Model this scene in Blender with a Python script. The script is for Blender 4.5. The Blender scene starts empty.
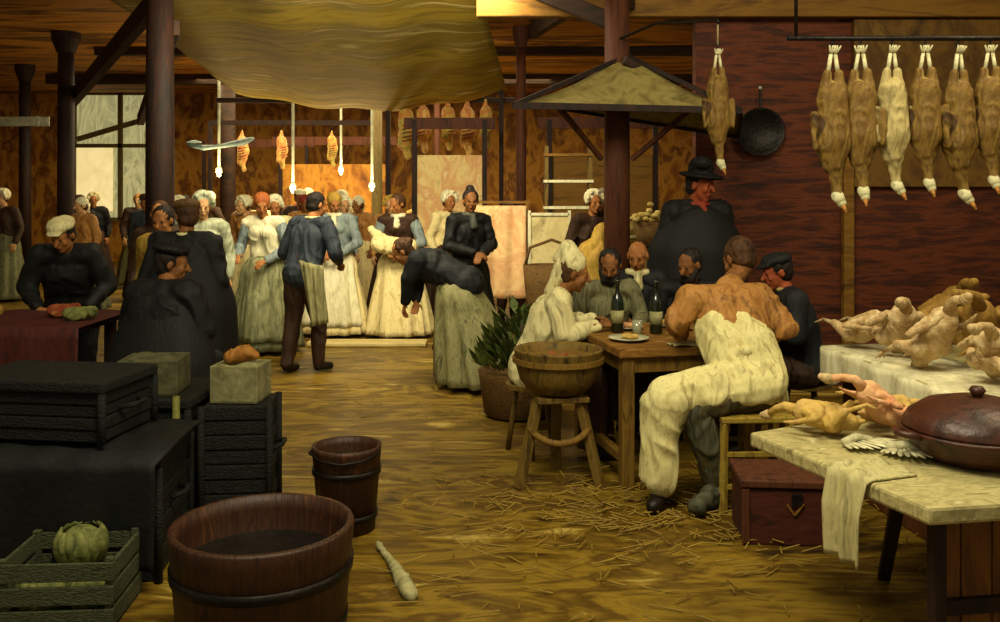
import bpy, bmesh, math, random
from mathutils import Vector, Matrix, noise, Quaternion
R = math.radians
random.seed(7)
scene = bpy.context.scene
COL = scene.collection
V = Vector

# ------------------------------------------------------------------ camera
F_PX, CAM_H, HOR = 925.0, 1.70, 190.0
cam_d = bpy.data.cameras.new('camera'); cam = bpy.data.objects.new('camera', cam_d); COL.objects.link(cam)
cam.location = (0, 0, CAM_H); cam.rotation_euler = (R(90), 0, 0)
cam_d.sensor_width = 36; cam_d.lens = F_PX * 36 / 1000
cam_d.shift_y = -(311 - HOR) / 1000
cam_d.clip_end = 200
scene.camera = cam
scene.view_settings.view_transform = 'Standard'; scene.view_settings.look = 'None'
scene.view_settings.gamma = 1; scene.view_settings.use_curve_mapping = False
scene.view_settings.exposure = 0.0

def lin(c):
    return tuple(((v/255)/12.92 if v/255 <= 0.04045 else (((v/255)+0.055)/1.055)**2.4) for v in c) + (1,)

# ------------------------------------------------------------------ world and lights
w = bpy.data.worlds.new('world'); scene.world = w; w.use_nodes = True
w.node_tree.nodes['Background'].inputs[0].default_value = (1.0, 0.92, 0.62, 1)
w.node_tree.nodes['Background'].inputs[1].default_value = 0.30

def area(name, loc, target, size, power, color, size_y=None):
    l = bpy.data.lights.new(name, 'AREA'); l.energy = power; l.color = color[:3]
    l.shape = 'RECTANGLE'; l.size = size; l.size_y = size_y or size
    o = bpy.data.objects.new(name, l); COL.objects.link(o); o.location = loc
    o.rotation_euler = (V(target) - V(loc)).to_track_quat('-Z', 'Y').to_euler()
    return o
WARM = (1.0, 0.84, 0.52)
area('fill_light_center', (-1.1, 8.1, 3.92), (-1.1, 11.6, 0.8), 2.4, 430, (1, .88, .60), 1.7)  # added area light to brighten the women and displays; the roof is closed here
area('key_light_front', (-0.2, 2.4, 4.3), (1.3, 5.2, 0.8), 1.8, 200, (1, .90, .62), 1.4)  # added key light aimed at the table group, hung out of view
area('fill_light_back', (-2.5, 16.6, 3.85), (-2.5, 16.7, 0), 7.0, 560, (1, .80, .46), 4.0)  # added area light just under the solid ceiling, brightens the back hall
area('fill_light_stall', (3.2, 4.2, 4.2), (2.3, 4.9, 0.9), 1.2, 70, (1, .84, .52), 1.2)  # added area light above the poultry counter, out of view

# ------------------------------------------------------------------ helpers: pixels on a plane
def at(px, py, d):
    return V(((px-500)*d/F_PX, d, CAM_H-(py-HOR)*d/F_PX))

# ------------------------------------------------------------------ materials
MATS = {}
def paint(key, cols, scale=6, stretch=(1, 1, 1), rough=.7, bump=.25, spec=.3, metal=0, dist=1.2, detail=6):
    """brushed, mottled colour made of noise; cols go dark -> light"""
    if key in MATS: return MATS[key]
    m = bpy.data.materials.new(key); m.use_nodes = True; nt = m.node_tree; N = nt.nodes; L = nt.links
    b = N['Principled BSDF']
    tc = N.new('ShaderNodeTexCoord'); mp = N.new('ShaderNodeMapping'); L.new(tc.outputs['Object'], mp.inputs[0])
    mp.inputs['Scale'].default_value = stretch
    no = N.new('ShaderNodeTexNoise'); no.inputs['Scale'].default_value = scale
    no.inputs['Detail'].default_value = detail; no.inputs['Roughness'].default_value = .62
    no.inputs['Distortion'].default_value = dist
    L.new(mp.outputs[0], no.inputs['Vector'])
    cr = N.new('ShaderNodeValToRGB'); L.new(no.outputs['Fac'], cr.inputs[0])
    e = cr.color_ramp.elements; n = len(cols)
    pos = [.5] if n == 1 else [.32 + .36*i/(n-1) for i in range(n)]
    e[0].position = pos[0]; e[0].color = lin(cols[0]); e[1].position = pos[-1]; e[1].color = lin(cols[-1])
    for i in range(1, n-1):
        x = e.new(pos[i]); x.color = lin(cols[i])
    L.new(cr.outputs[0], b.inputs['Base Color'])
    b.inputs['Roughness'].default_value = rough; b.inputs['Metallic'].default_value = metal
    b.inputs['Specular IOR Level'].default_value = spec
    if bump:
        n2 = N.new('ShaderNodeTexNoise'); n2.inputs['Scale'].default_value = scale*4; n2.inputs['Detail'].default_value = 4
        L.new(mp.outputs[0], n2.inputs['Vector'])
        bp = N.new('ShaderNodeBump'); bp.inputs['Strength'].default_value = bump; bp.inputs['Distance'].default_value = .02
        L.new(n2.outputs['Fac'], bp.inputs['Height']); L.new(bp.outputs[0], b.inputs['Normal'])
    MATS[key] = m; return m
def emit(key, cols, strength, scale=3, stretch=(1, 1, 1)):
    m = paint(key, cols, scale, stretch, bump=0)
    b = m.node_tree.nodes['Principled BSDF']; cr = [n for n in m.node_tree.nodes if n.type == 'VALTORGB'][0]
    m.node_tree.links.new(cr.outputs[0], b.inputs['Emission Color']); b.inputs['Emission Strength'].default_value = strength
    b.inputs['Base Color'].default_value = (0, 0, 0, 1)
    return m

M_ = {}
def defmats():
    g = M_
    g['floor'] = paint('floor_earth', [(40,28,6), (96,72,16), (130,104,30), (76,54,12), (116,90,24), (172,148,72)], 2.0, (.5, 1.7, 1), rough=.45, bump=.6, spec=.3, dist=.9, detail=9)
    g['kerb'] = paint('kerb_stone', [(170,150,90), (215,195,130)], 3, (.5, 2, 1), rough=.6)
    g['backwall'] = paint('back_wall_ochre', [(84,44,10), (136,84,18), (176,124,40), (96,54,12), (160,112,44)], 1.8, (1.2, 1, .7), dist=.4, bump=.1, detail=9)
    g['ceil'] = paint('ceiling_planks', [(60,30,8), (150,92,20), (190,134,40), (70,38,8), (180,130,50)], 1.1, (.3, 1.4, 1), dist=.9, bump=.2, detail=9)
    g['redwall'] = paint('stall_wall_redbrown', [(36,14,5), (68,27,8), (98,44,13), (54,20,7), (80,34,10)], 4.5, (.35, 1, 2.2), dist=.25, bump=.3, detail=9)
    g['ochre'] = paint('ochre_board', [(74,46,8), (128,90,22), (100,66,14)], 2.5, (.4, 1, 2))
    g['darkwood'] = paint('dark_timber', [(12,8,6), (34,18,10), (52,24,12)], 5, (2, 2, .35))
    g['redwood'] = paint('reddish_timber', [(40,16,8), (84,44,20), (60,28,14)], 5, (2, 2, .3))
    g['beam'] = paint('beam_timber', [(18,10,5), (46,26,10), (66,40,14)], 3, (.4, 2, 2))
    g['grey_wood'] = paint('greyish_timber', [(66,56,30), (104,90,48), (84,70,34)], 4, (2, 2, .4))
    g['table'] = paint('table_wood', [(70,42,10), (132,92,30), (104,68,18), (166,128,56)], 5, (.6, 3, 3))
    g['tableleg'] = paint('table_leg_wood', [(62,40,8), (118,88,26), (92,62,16)], 6, (3, 3, .4))
    g['stool'] = paint('stool_yellow_wood', [(92,72,14), (148,124,42), (118,92,24)], 6, (2, 2, .5))
    g['stand'] = paint('stand_wood', [(48,36,10), (112,88,32), (84,62,18)], 6, (2, 2, .5))
    g['canvas'] = paint('awning_canvas', [(110,92,20), (168,144,42), (132,112,26), (206,188,116)], 1.5, (.35, 2.2, 1), dist=.7, bump=.3, detail=9)
    g['canopy'] = paint('stall_canopy_cloth', [(70,60,26), (140,126,70), (100,86,40)], 3, (1, 1, 1))
    g['crate'] = paint('crate_redbrown', [(30,10,6), (74,30,16), (50,18,10)], 5, (.6, 1, 2))
    g['slab'] = paint('slab_cloth_cream', [(116,106,64), (184,172,116), (150,138,88), (204,192,140)], 7, (1, 2, 1), rough=.6)
    g['cloth'] = paint('white_cloth', [(122,114,72), (188,178,124), (160,150,98)], 8, (2, 2, .4))
    g['basin'] = paint('glazed_redbrown', [(30,13,6), (70,34,18), (48,20,10)], 6, rough=.42, spec=.4)
    g['tub'] = paint('tub_oak', [(26,14,8), (62,36,18), (44,22,12), (80,46,20)], 5, (3, 3, .4), rough=.5)
    g['tubin'] = paint('tub_wet_inside', [(16,9,5), (44,22,12), (66,36,14)], 6, rough=.3, spec=.5)
    g['iron'] = paint('dark_iron', [(16,14,12), (38,32,26)], 8, rough=.45, metal=.5)
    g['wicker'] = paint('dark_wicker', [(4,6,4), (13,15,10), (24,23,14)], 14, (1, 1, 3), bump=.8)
    g['wicker2'] = paint('greenish_wicker', [(34,38,24), (74,78,50), (54,54,32)], 16, (1, 1, 3), bump=.8)
    g['wicker3'] = paint('brown_wicker', [(50,34,12), (112,82,34), (80,56,20)], 16, (1, 1, 3), bump=.8)
    g['black'] = paint('black_cloth', [(4,6,5), (9,11,9), (15,17,14)], 6)
    g['redcloth'] = paint('dark_red_cloth', [(32,10,8), (74,26,18), (54,16,12)], 5, (2, 2, .5))
    g['shoe'] = paint('black_leather', [(14,10,7), (32,24,16)], 10, rough=.45)
    g['greens'] = paint('green_leaf', [(26,38,12), (64,78,26), (98,108,44)], 12)
    g['cabbage'] = paint('pale_cabbage', [(58,66,28), (110,112,56), (140,138,80)], 10)
    g['goose'] = paint('plucked_skin', [(64,42,12), (124,96,38), (92,64,20), (150,126,66)], 9, (1, 1, .5))
    g['goosewhite'] = paint('pale_plucked_skin', [(100,84,44), (180,164,108), (140,122,72)], 9, (1, 1, .5))
    g['goosehead'] = paint('white_feathers', [(150,146,104), (224,218,176)], 14)
    g['beak'] = paint('ochre_beak', [(126,80,24), (166,112,46)], 8)
    g['rope'] = paint('rope', [(120,108,70), (170,160,116)], 10)
    g['meat'] = paint('pale_meat', [(150,104,40), (212,176,96), (190,110,60), (232,206,140)], 4, (1, 1, .6))
    g['redmeat'] = paint('red_meat', [(84,26,10), (130,54,24), (156,100,54)], 6)
    g['chickskin'] = paint('chicken_skin', [(134,106,62), (196,170,122), (170,138,90), (218,198,152)], 9)
    g['ochremeat'] = paint('ochre_skin', [(96,68,18), (146,112,44), (120,88,30)], 8)
    g['straw'] = paint('straw', [(100,76,18), (150,122,38)], 5)
    g['paper'] = paint('crumpled_paper', [(120,114,72), (176,170,120)], 8)
    g['pipe'] = paint('pale_pipe', [(130,136,110), (190,196,168)], 6)
    g['bluegrey'] = paint('blue_grey_enamel', [(84,104,104), (150,166,156)], 8)
    g['chalk'] = paint('cream_display', [(180,150,90), (232,208,140), (214,160,104), (240,226,176)], 2.4, (1, 1, .8))
    g['board'] = paint('board_cream', [(150,132,84), (214,198,140), (186,168,112)], 3)
    g['plate'] = paint('white_plate', [(170,166,130), (220,216,184)], 5, rough=.3)
    g['yolk'] = paint('yellow_fat', [(150,112,44), (196,164,84), (190,150,96)], 12)
    g['pink'] = paint('pink_meat', [(196,130,84), (226,180,130)], 8)
    g['flower'] = paint('cream_blossom', [(150,120,44), (216,196,120)], 12)
defmats()

# ------------------------------------------------------------------ mesh builder
class MB:
    def __init__(s): s.v = []; s.f = []
    def add(s, vs, fs):
        n = len(s.v); s.v += [V(p) for p in vs]; s.f += [tuple(i+n for i in f) for f in fs]; return s
    def box(s, c, size, rot=None):
        hx, hy, hz = size[0]/2, size[1]/2, size[2]/2
        vs = [V((x*hx, y*hy, z*hz)) for z in (-1, 1) for y in (-1, 1) for x in (-1, 1)]
        if rot is not None:
            rm = rot if isinstance(rot, Matrix) else Matrix.Rotation(rot, 3, 'Z')
            vs = [rm @ p for p in vs]
        vs = [p + V(c) for p in vs]
        return s.add(vs, [(0,2,3,1), (4,5,7,6), (0,1,5,4), (2,6,7,3), (0,4,6,2), (1,3,7,5)])
    def beam(s, a, b, wd, ht, up=(0, 0, 1)):
        a = V(a); b = V(b); d = (b-a); L = d.length; d.normalize()
        u = V(up); x = d.cross(u)
        if x.length < 1e-4: x = d.cross(V((1, 0, 0)))
        x.normalize(); z = x.cross(d)
        m = Matrix((x, d, z)).transposed()
        return s.box((a+b)/2, (wd, L, ht), m)
    def tube(s, a, b, ra, rb=None, n=12, cap=True):
        a = V(a); b = V(b); rb = ra if rb is None else rb
        return s.path([a, b], [ra, rb], n)
    def path(s, pts, rad, n=10, flat=1.0, closed=False):
        pts = [V(p) for p in pts]
        if not isinstance(rad, (list, tuple)): rad = [rad]*len(pts)
        vs = []; fs = []; prev = None
        for i, p in enumerate(pts):
            d = (pts[min(i+1, len(pts)-1)] - pts[max(i-1, 0)]).normalized()
            if prev is None:
                x = d.cross(V((0, 0, 1)))
                if x.length < .01: x = d.cross(V((1, 0, 0)))
            else: x = prev - d*prev.dot(d)
            x.normalize(); prev = x; y = d.cross(x)
            for k in range(n):
                t = 2*math.pi*k/n
                vs.append(p + (x*math.cos(t) + y*math.sin(t)*flat)*rad[i])
        for i in range(len(pts)-1):
            for k in range(n):
                a = i*n+k; b = i*n+(k+1) % n
                fs.append((a, b, b+n, a+n))
        fs.append(tuple(range(n-1, -1, -1))); fs.append(tuple(range((len(pts)-1)*n, len(pts)*n)))
        return s.add(vs, fs)
    def ball(s, c, r, m=None, nu=14, nv=9):
        if not isinstance(r, (list, tuple)): r = (r, r, r)
        vs = [V((0, 0, -r[2]))]; fs = []
        for j in range(1, nv):
            ph = -math.pi/2 + math.pi*j/nv
            for i in range(nu):
                t = 2*math.pi*i/nu
                vs.append(V((math.cos(ph)*math.cos(t)*r[0], math.cos(ph)*math.sin(t)*r[1], math.sin(ph)*r[2])))
        vs.append(V((0, 0, r[2])))
        for i in range(nu): fs.append((0, 1+(i+1) % nu, 1+i))
        for j in range(nv-2):
            for i in range(nu):
                a = 1+j*nu+i; b = 1+j*nu+(i+1) % nu
                fs.append((a, b, b+nu, a+nu))
        t = len(vs)-1
        for i in range(nu): fs.append((t, t-nu+i, t-nu+(i+1) % nu))
        if m is not None: vs = [m @ p for p in vs]
        return s.add([p+V(c) for p in vs], fs)
    def cap(s, a, b, ra, rb=None):
        rb = ra if rb is None else rb
        a = V(a); b = V(b)
        s.ball(a, ra, nu=12, nv=8); s.ball(b, rb, nu=12, nv=8)
        if (b-a).length > 1e-4: s.path([a, b], [ra, rb], 12)
        return s
    def lathe(s, prof, n=32, c=(0, 0, 0), sq=(1, 1)):
        c = V(c); vs = []; fs = []
        for (r, z) in prof:
            for k in range(n):
                t = 2*math.pi*k/n
                vs.append(c + V((math.cos(t)*r*sq[0], math.sin(t)*r*sq[1], z)))
        for i in range(len(prof)-1):
            for k in range(n):
                a = i*n+k; b = i*n+(k+1) % n
                fs.append((a, b, b+n, a+n))
        fs.append(tuple(range(n-1, -1, -1))); m = (len(prof)-1)*n
        fs.append(tuple(range(m, m+n)))
        return s.add(vs, fs)
    def prism(s, poly, z0, z1):
        n = len(poly)
        vs = [(x, y, z0) for x, y in poly] + [(x, y, z1) for x, y in poly]
        fs = [tuple(range(n-1, -1, -1)), tuple(range(n, 2*n))] + [(i, (i+1) % n, n+(i+1) % n, n+i) for i in range(n)]
        return s.add(vs, fs)
    def sheet(s, fn, nu, nv, th=.006):
        """closed thin cloth: fn(u, v) -> point, u and v 0..1"""
        P = [[V(fn(i/nu, j/nv)) for i in range(nu+1)] for j in range(nv+1)]
        def nrm(i, j):
            a = P[j][min(i+1, nu)] - P[j][max(i-1, 0)]; b = P[min(j+1, nv)][i] - P[max(j-1, 0)][i]
            c = a.cross(b); return c.normalized() if c.length > 1e-9 else V((0, 0, 1))
        top = [P[j][i] + nrm(i, j)*th/2 for j in range(nv+1) for i in range(nu+1)]
        bot = [P[j][i] - nrm(i, j)*th/2 for j in range(nv+1) for i in range(nu+1)]
        W = nu+1; T = W*(nv+1); fs = []
        for j in range(nv):
            for i in range(nu):
                a = j*W+i
                fs.append((a, a+1, a+1+W, a+W)); fs.append((T+a, T+a+W, T+a+1+W, T+a+1))
        for i in range(nu):
            fs.append((i+1, i, T+i, T+i+1)); a = nv*W+i; fs.append((a, a+1, T+a+1, T+a))
        for j in range(nv):
            a = j*W; fs.append((a, a+W, T+a+W, T+a)); a = j*W+nu; fs.append((a+W, a, T+a, T+a+W))
        return s.add(top+bot, fs)
    def build(s, name, mat, parent=None, smooth=False, remesh=0, smo=4, folds=0, ffreq=9, origin=None, bevel=0, eyes=None, loc=None):
        me = bpy.data.meshes.new(name)
        off = V(origin) if origin is not None else V((0, 0, 0))
        me.from_pydata([p-off for p in s.v], [], s.f); me.update()
        bm = bmesh.new(); bm.from_mesh(me); bmesh.ops.recalc_face_normals(bm, faces=bm.faces); bm.to_mesh(me); bm.free()
        o = bpy.data.objects.new(name, me); COL.objects.link(o)
        if remesh:
            md = o.modifiers.new('r', 'REMESH'); md.mode = 'VOXEL'; md.voxel_size = remesh; md.use_smooth_shade = True
            if smo:
                sm = o.modifiers.new('s', 'SMOOTH'); sm.iterations = smo; sm.factor = .5
            dg = bpy.context.evaluated_depsgraph_get()
            nm = bpy.data.meshes.new_from_object(o.evaluated_get(dg))
            o.modifiers.clear(); o.data = nm; bpy.data.meshes.remove(me); me = nm; me.name = name
            if folds:
                ns = [v.normal.copy() for v in me.vertices]
                for v, nn in zip(me.vertices, ns):
                    q = v.co; p = V((q.x*ffreq, q.y*ffreq, q.z*ffreq*.45)) + V((hash(name) % 7, 0, 0))*0
                    f = noise.noise(p + V((noise.noise(p*.6)*2, 0, 0)))
                    v.co = q + nn*folds*(1-2*abs(f)*1.6)
            smooth = True
        me.materials.clear()
        ms = mat if isinstance(mat, (list, tuple)) else [mat]
        for m in ms: me.materials.append(m)
        if eyes:
            for p in me.polygons:
                c = p.center + off
                for (e, rr, mi) in eyes:
                    if (c-e).length < rr: p.material_index = mi
        if smooth: me.polygons.foreach_set('use_smooth', [True]*len(me.polygons))
        if bevel:
            b = o.modifiers.new('bevel', 'BEVEL'); b.width = bevel; b.segments = 2; b.limit_method = 'ANGLE'
        if parent is not None: o.parent = parent
        elif origin is not None: o.location = off
        if loc is not None: o.location = loc
        return o

def tag(o, label, cat, group=None, kind=None):
    o['label'] = label; o['category'] = cat
    if group: o['group'] = group
    if kind: o['kind'] = kind
    return o
def thing(name, label, cat, loc=(0, 0, 0), rz=0, group=None):
    o = bpy.data.objects.new(name, None); COL.objects.link(o); o.location = loc; o.rotation_euler = (0, 0, rz)
    o.empty_display_size = .2
    return tag(o, label, cat, group)
def struct(name, mb, mat, **k):
    o = mb.build(name, mat, **k); o['kind'] = 'structure'; return o
def kids(o): return [c for c in COL.objects if c.parent is o]
def copy_tree(o, parent=None):
    c = o.copy(); COL.objects.link(c); c.parent = parent
    for ch in kids(o): copy_tree(ch, c)
    return c
def place_copy(proto, first, loc, rot, label, sc=1):
    o = proto if first else copy_tree(proto)
    o.location = loc; o.rotation_euler = rot if isinstance(rot, tuple) else (0, 0, rot); o.scale = (sc, sc, sc); o['label'] = label
    return o

# ================================================================== THE SETTING
CZ = 4.0
struct('floor', MB().box((0, 11, -.1), (26, 26, .2)), M_['floor'])
struct('ceiling', MB().box((0, 14.5, CZ+.1), (26, 17, .2)), M_['ceil'])
struct('wall_back', MB().box((0, 22.2, 2), (26, .3, 4)), M_['backwall'])
struct('wall_left', MB().box((-12.2, 11, 2), (.3, 22, 4)), M_['backwall'])
# red-brown stall partition on the right, its ochre head board and pilaster
struct('wall_right', MB().box((3.75, 8.1, 1.6), (4.1, .14, 3.2)), M_['redwall'])
struct('trim_1', MB().box((2.9, 7.95, 3.33), (6.2, .12, .30)), M_['ochre'], bevel=.01)
struct('trim_2', MB().box((3.0, 7.98, 1.2), (.09, .08, 1.9)), M_['ochre'], bevel=.01)
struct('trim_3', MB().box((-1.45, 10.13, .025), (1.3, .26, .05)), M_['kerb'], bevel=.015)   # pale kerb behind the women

struct('trim_4', MB().box((4.4, 7.99, 2.45), (2.7, .06, 1.45)), paint('olive_ochre_panel', [(50,30,8), (110,78,22), (80,52,14), (128,96,34)], 2.4, (1, 1, .8), dist=.5), bevel=.01)
# bright window at far left of the back wall
wn = struct('window_1', MB().box((-9.15, 22.0, 2.5), (1.8, .06, 2.9)), emit('daylight_glass', [(110,108,72), (176,168,116), (140,136,92), (200,188,136)], .9, 1.4, (2, 1, .6)))
fr = MB()
for x in (-10.1, -9.0, -8.2): fr.box((x, 21.93, 2.5), (.1, .08, 3.0))
for z in (1.0, 2.75, 4.0): fr.box((-9.15, 21.93, z), (1.95, .08, .09))
fr.build('window_frame', M_['grey_wood'], wn)
MB().box((-9.62, 21.95, 1.95), (.85, .03, 1.5)).build('window_pane', emit('window_blind', [(196,174,116), (220,200,140)], 1.2, 2), wn)
MB().beam((-10.0, 21.88, 2.9), (-8.3, 21.88, 3.4), .05, .12).build('window_awning_bar', M_['grey_wood'], wn)

# roof timbers
def timber(a, b, w_, h_, n=[0]):
    return MB().beam(a, b, w_, h_).build('roof_beam', M_['beam'], bevel=.01)
BL = []
def roofbeam(a, b, w_, h_, label):
    o = timber(a, b, w_, h_); tag(o, label, 'beam', 'roof timbers'); return o
roofbeam((-6.5, 14.9, 3.93), (5.5, 14.9, 3.93), .2, .13, 'dark cross beam right under the ceiling above the lone grey column')
roofbeam((-9, 18.4, 3.9), (6, 18.4, 3.9), .2, .2, 'farthest dark cross beam of the hall above the stall rails')
roofbeam((-3.3, 9.0, 3.6), (-6.7, 14.4, 3.05), .12, .2, 'dark slanting strut from the thick left column towards the window')
roofbeam((-3.2, 9.1, 3.3), (-5.4, 13.9, 2.75), .10, .16, 'lower dark slanting strut beside the thick left column')
roofbeam((.96, 7.8, 3.5), (.45, 12.9, 3.9), .12, .18, 'dark timber running straight back from the centre column')
roofbeam((.96, 7.75, 3.1), (-.5, 8.0, 3.75), .09, .14, 'short dark brace rising left from the centre column')
roofbeam((1.0, 7.7, 3.3), (3.2, 12.5, 3.9), .12, .18, 'dark timber running back to the right above the red wall')
roofbeam((1.0, 7.45, 2.75), (1.75, 7.7, 2.35), .05, .07, 'thin reddish timber falling right beside the stall canopy')
roofbeam((-4.4, 14.35, 3.09), (.3, 14.35, 3.09), .07, .08, 'thin dark pole along the far hem of the canvas awning')

# columns
def column(px, d, wdt, mat, label, top=CZ, sq=False):
    x = (px-500)*d/F_PX
    t = thing('column', label, 'column', (x, d, 0), 0, 'columns of the hall')
    mb = MB()
    if sq: mb.box((0, 0, top/2), (wdt, wdt, top))
    else: mb.lathe([(wdt*.5, 0), (wdt*.48, top*.5), (wdt*.44, top-.02)], 20)
    mb.build('shaft', mat, t, bevel=.01 if sq else 0, smooth=not sq)
    MB().lathe([(wdt*.72, 0), (wdt*.72, .16), (wdt*.6, .22), (wdt*.5, .26)], 16).build('base', mat, t)
    MB().lathe([(wdt*.5, top-.3), (wdt*.62, top-.22), (wdt*.8, top-.1), (wdt*.8, top-.001)], 16).build('capital', mat, t)
    return t
column(160, 9.0, .28, M_['darkwood'], 'thick near-black column at the left, tallest and nearest on that side')
c2 = column(66, 13.5, .25, M_['darkwood'], 'dark column standing left of the bright window')
column(25, 17, .22, M_['darkwood'], 'dim dark column farthest to the left')
column(377, 16.5, .2, M_['grey_wood'], 'slim grey column in the middle of the back hall')
column(437, 18.5, .13, M_['redwood'], 'thin reddish column behind the hanging sides of meat')
column(521, 13, .15, M_['redwood'], 'thin reddish column right of the bright display')
column(617, 7.6, .22, M_['redwood'], 'reddish brown centre column carrying the small stall canopy')
column(228, 17.5, .3, M_['beam'], 'broad brown column seen between the hanging lamps')

# canvas awning swag under the roof
def swag(u, v):
    x = -4.4 + 4.15*u; y = 9.4 + 4.8*v
    z = 3.93 - .72*v - .28*math.sin(math.pi*u) * (.3+.7*v) + .03*math.sin(u*23+v*4) + .03*noise.noise(V((u*4, v*9, 1)))
    x += .35*v
    return (x, y, z)
aw = MB().sheet(swag, 48, 32, .012).build('canvas_awning', M_['canvas'], smooth=True, origin=(-2, 12, 3.3))
tag(aw, 'large olive yellow canvas awning sagging under the roof', 'awning')

pb_ = MB().box((0, 0, 0), (1.0, .04, .17)).box((.3, -.02, 0), (.05, .02, .19)); pb_ = pb_.build('pale_plank', M_['pipe'], loc=(-8.72, 16.868, 2.95)); tag(pb_, 'pale grey plank fixed across the dim column at the left border', 'plank')
# canopy around the centre column
cn = thing('stall_canopy', 'small greyish green pointed canopy around the centre column', 'canopy', (1.02, 7.58, 0))
def cpt(a, b, t): return a.lerp(b, t)
apex = V((.02, 0, 2.80)); crn = [V((-.92, -.6, 2.34)), V((.80, -.6, 2.30)), V((1.0, .28, 2.16)), V((-.62, .5, 2.44))]
for k in range(4):
    a, b = crn[k], crn[(k+1) % 4]
    def fn(u, v, a=a, b=b):
        p = a.lerp(b, u).lerp(apex, v*.93); p.z -= .05*math.sin(math.pi*v)*(1) - 0; return p
    MB().sheet(fn, 12, 10, .01).build('canopy_panel', M_['canopy'], cn, smooth=True)
    MB().beam(a, apex, .035, .035).build('rafter', M_['darkwood'], cn)
    MB().beam(a, b, .03, .05).build('rim_bar', M_['darkwood'], cn)
MB().beam((.05, -.08, 1.95), (.5, -.4, 2.36), .035, .035).build('strut', M_['redwood'], cn)
MB().beam((-.2, -.1, 1.95), (-.55, -.38, 2.33), .035, .035).build('strut', M_['redwood'], cn)

# hanging gas lamps
def gaslamp(px, d, ztop, zbot, label, arms=True, pw=42):
    x = (px-500)*d/F_PX
    t = thing('hanging_lamp', label, 'lamp', (x, d, zbot), 0, 'gas lamps hanging in the back hall')
    MB().tube((0, 0, 0), (0, 0, ztop-zbot), .022).build('pipe', M_['pipe'], t, smooth=True)
    if arms:
        MB().path([(-.5, 0, .45), (-.25, 0, .4), (0, 0, .42), (.4, .05, .5), (.55, .05, .56)], [.03, .045, .03, .06, .02], 8).build('cross_arm', M_['bluegrey'], t, smooth=True)
        MB().lathe([(.03, .52), (.11, .5), (.12, .48), (.02, .47)], 16, (-.4, 0, 0)).build('lamp_shade', M_['bluegrey'], t)
    MB().lathe([(.0, .0), (.05, -.01), (.055, .05), (.03, .1), (.02, .12)], 14).build('burner', M_['pipe'], t, smooth=True)
    MB().ball((0, 0, -.04), .032).build('gas_globe', emit('gas_flame_glass', [(255,226,150), (255,236,180)], 3), t, smooth=True)
    l = bpy.data.lights.new('gas_light', 'POINT'); l.energy = pw; l.color = (1, .78, .42); l.shadow_soft_size = .06
    lo = bpy.data.objects.new('gas_light', l); COL.objects.link(lo); lo.location = (x, d-.12, zbot-.05)
    return t
gaslamp(219, 14.9, CZ, 1.98, 'pale hanging lamp pipe with blue grey cross arms near the thick column')
gaslamp(293, 15, 3.99, 1.72, 'thin white hanging pipe with no arms, left of the grey column', arms=False)
gaslamp(372, 15.6, 3.99, 1.75, 'thin white hanging pipe just left of the slim grey column', arms=False)
gaslamp(341, 17, CZ, 2.05, 'short pale gas pipe dangling above the white-skirted women', arms=False)

# ================================================================== PEOPLE
def fr3(f, u=V((0, 0, 1))):
    f = V(f).normalized(); s_ = f.cross(u).normalized(); u2 = s_.cross(f)
    return s_, f, u2, Matrix((s_, f, u2)).transposed()
SKINS = {'a': [(126,72,32), (176,120,66)], 'b': [(98,58,24), (144,94,46)], 'red': [(120,50,22), (166,84,44)], 'c': [(150,106,62), (200,156,106)]}
def skinm(k): return paint('skin_'+k, SKINS[k], 14, bump=.1)
EYE = paint('eye_dark', [(24,12,8), (34,18,10)], 10, bump=0)
LIP = paint('lip_red', [(96,40,26), (116,54,36)], 10, bump=0)

def stand(x, y, face, h=1.66, lean=0, arms=None, headyaw=0, headpitch=-5, stride=.06, side=0):
    """standing pose in the world. face = compass heading in degrees (90 looks away from the camera)"""
    s = h/1.70; a = R(face); F = V((math.cos(a), math.sin(a), 0)); S = V((math.sin(a), -math.cos(a), 0)); Z = V((0, 0, 1))
    base = V((x, y, 0))
    def P(l): return base + (S*l[0] + F*l[1] + Z*l[2])*s
    def U(l):   # leaned
        p = V(l) - V((0, 0, .92)); q = Matrix.Rotation(-R(lean), 3, 'X') @ p; q = Matrix.Rotation(R(side), 3, 'Y') @ q
        return P(q + V((0, -.0, .92)))
    J = dict(pelvis=P((0, 0, .92)), waist=U((0, 0, 1.08)), chest=U((0, .0, 1.27)), neck=U((0, .0, 1.45)),
             head=U((0, .03, 1.585)), shR=U((.175, 0, 1.39)), shL=U((-.175, 0, 1.39)),
             hpR=P((.09, 0, .88)), hpL=P((-.09, 0, .88)), knR=P((.10, .03+stride, .48)), knL=P((-.10, .02-stride*.3, .48)),
             anR=P((.11, stride, .08)), anL=P((-.11, -stride, .08)), toR=P((.13, .15+stride, .035)), toL=P((-.13, .15-stride, .035)))
    ar = arms or ((.25, -.02, 1.12), (.24, .1, .90), (-.25, -.02, 1.12), (-.24, .1, .90))
    for k, l in zip(('elR', 'wrR', 'elL', 'wrL'), ar): J[k] = P(l)
    hy = a + R(headyaw)
    J['hf'] = V((math.cos(hy)*math.cos(R(headpitch)), math.sin(hy)*math.cos(R(headpitch)), math.sin(R(headpitch))))
    J['s'] = s; J['F'] = F; J['S'] = S
    return J
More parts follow.
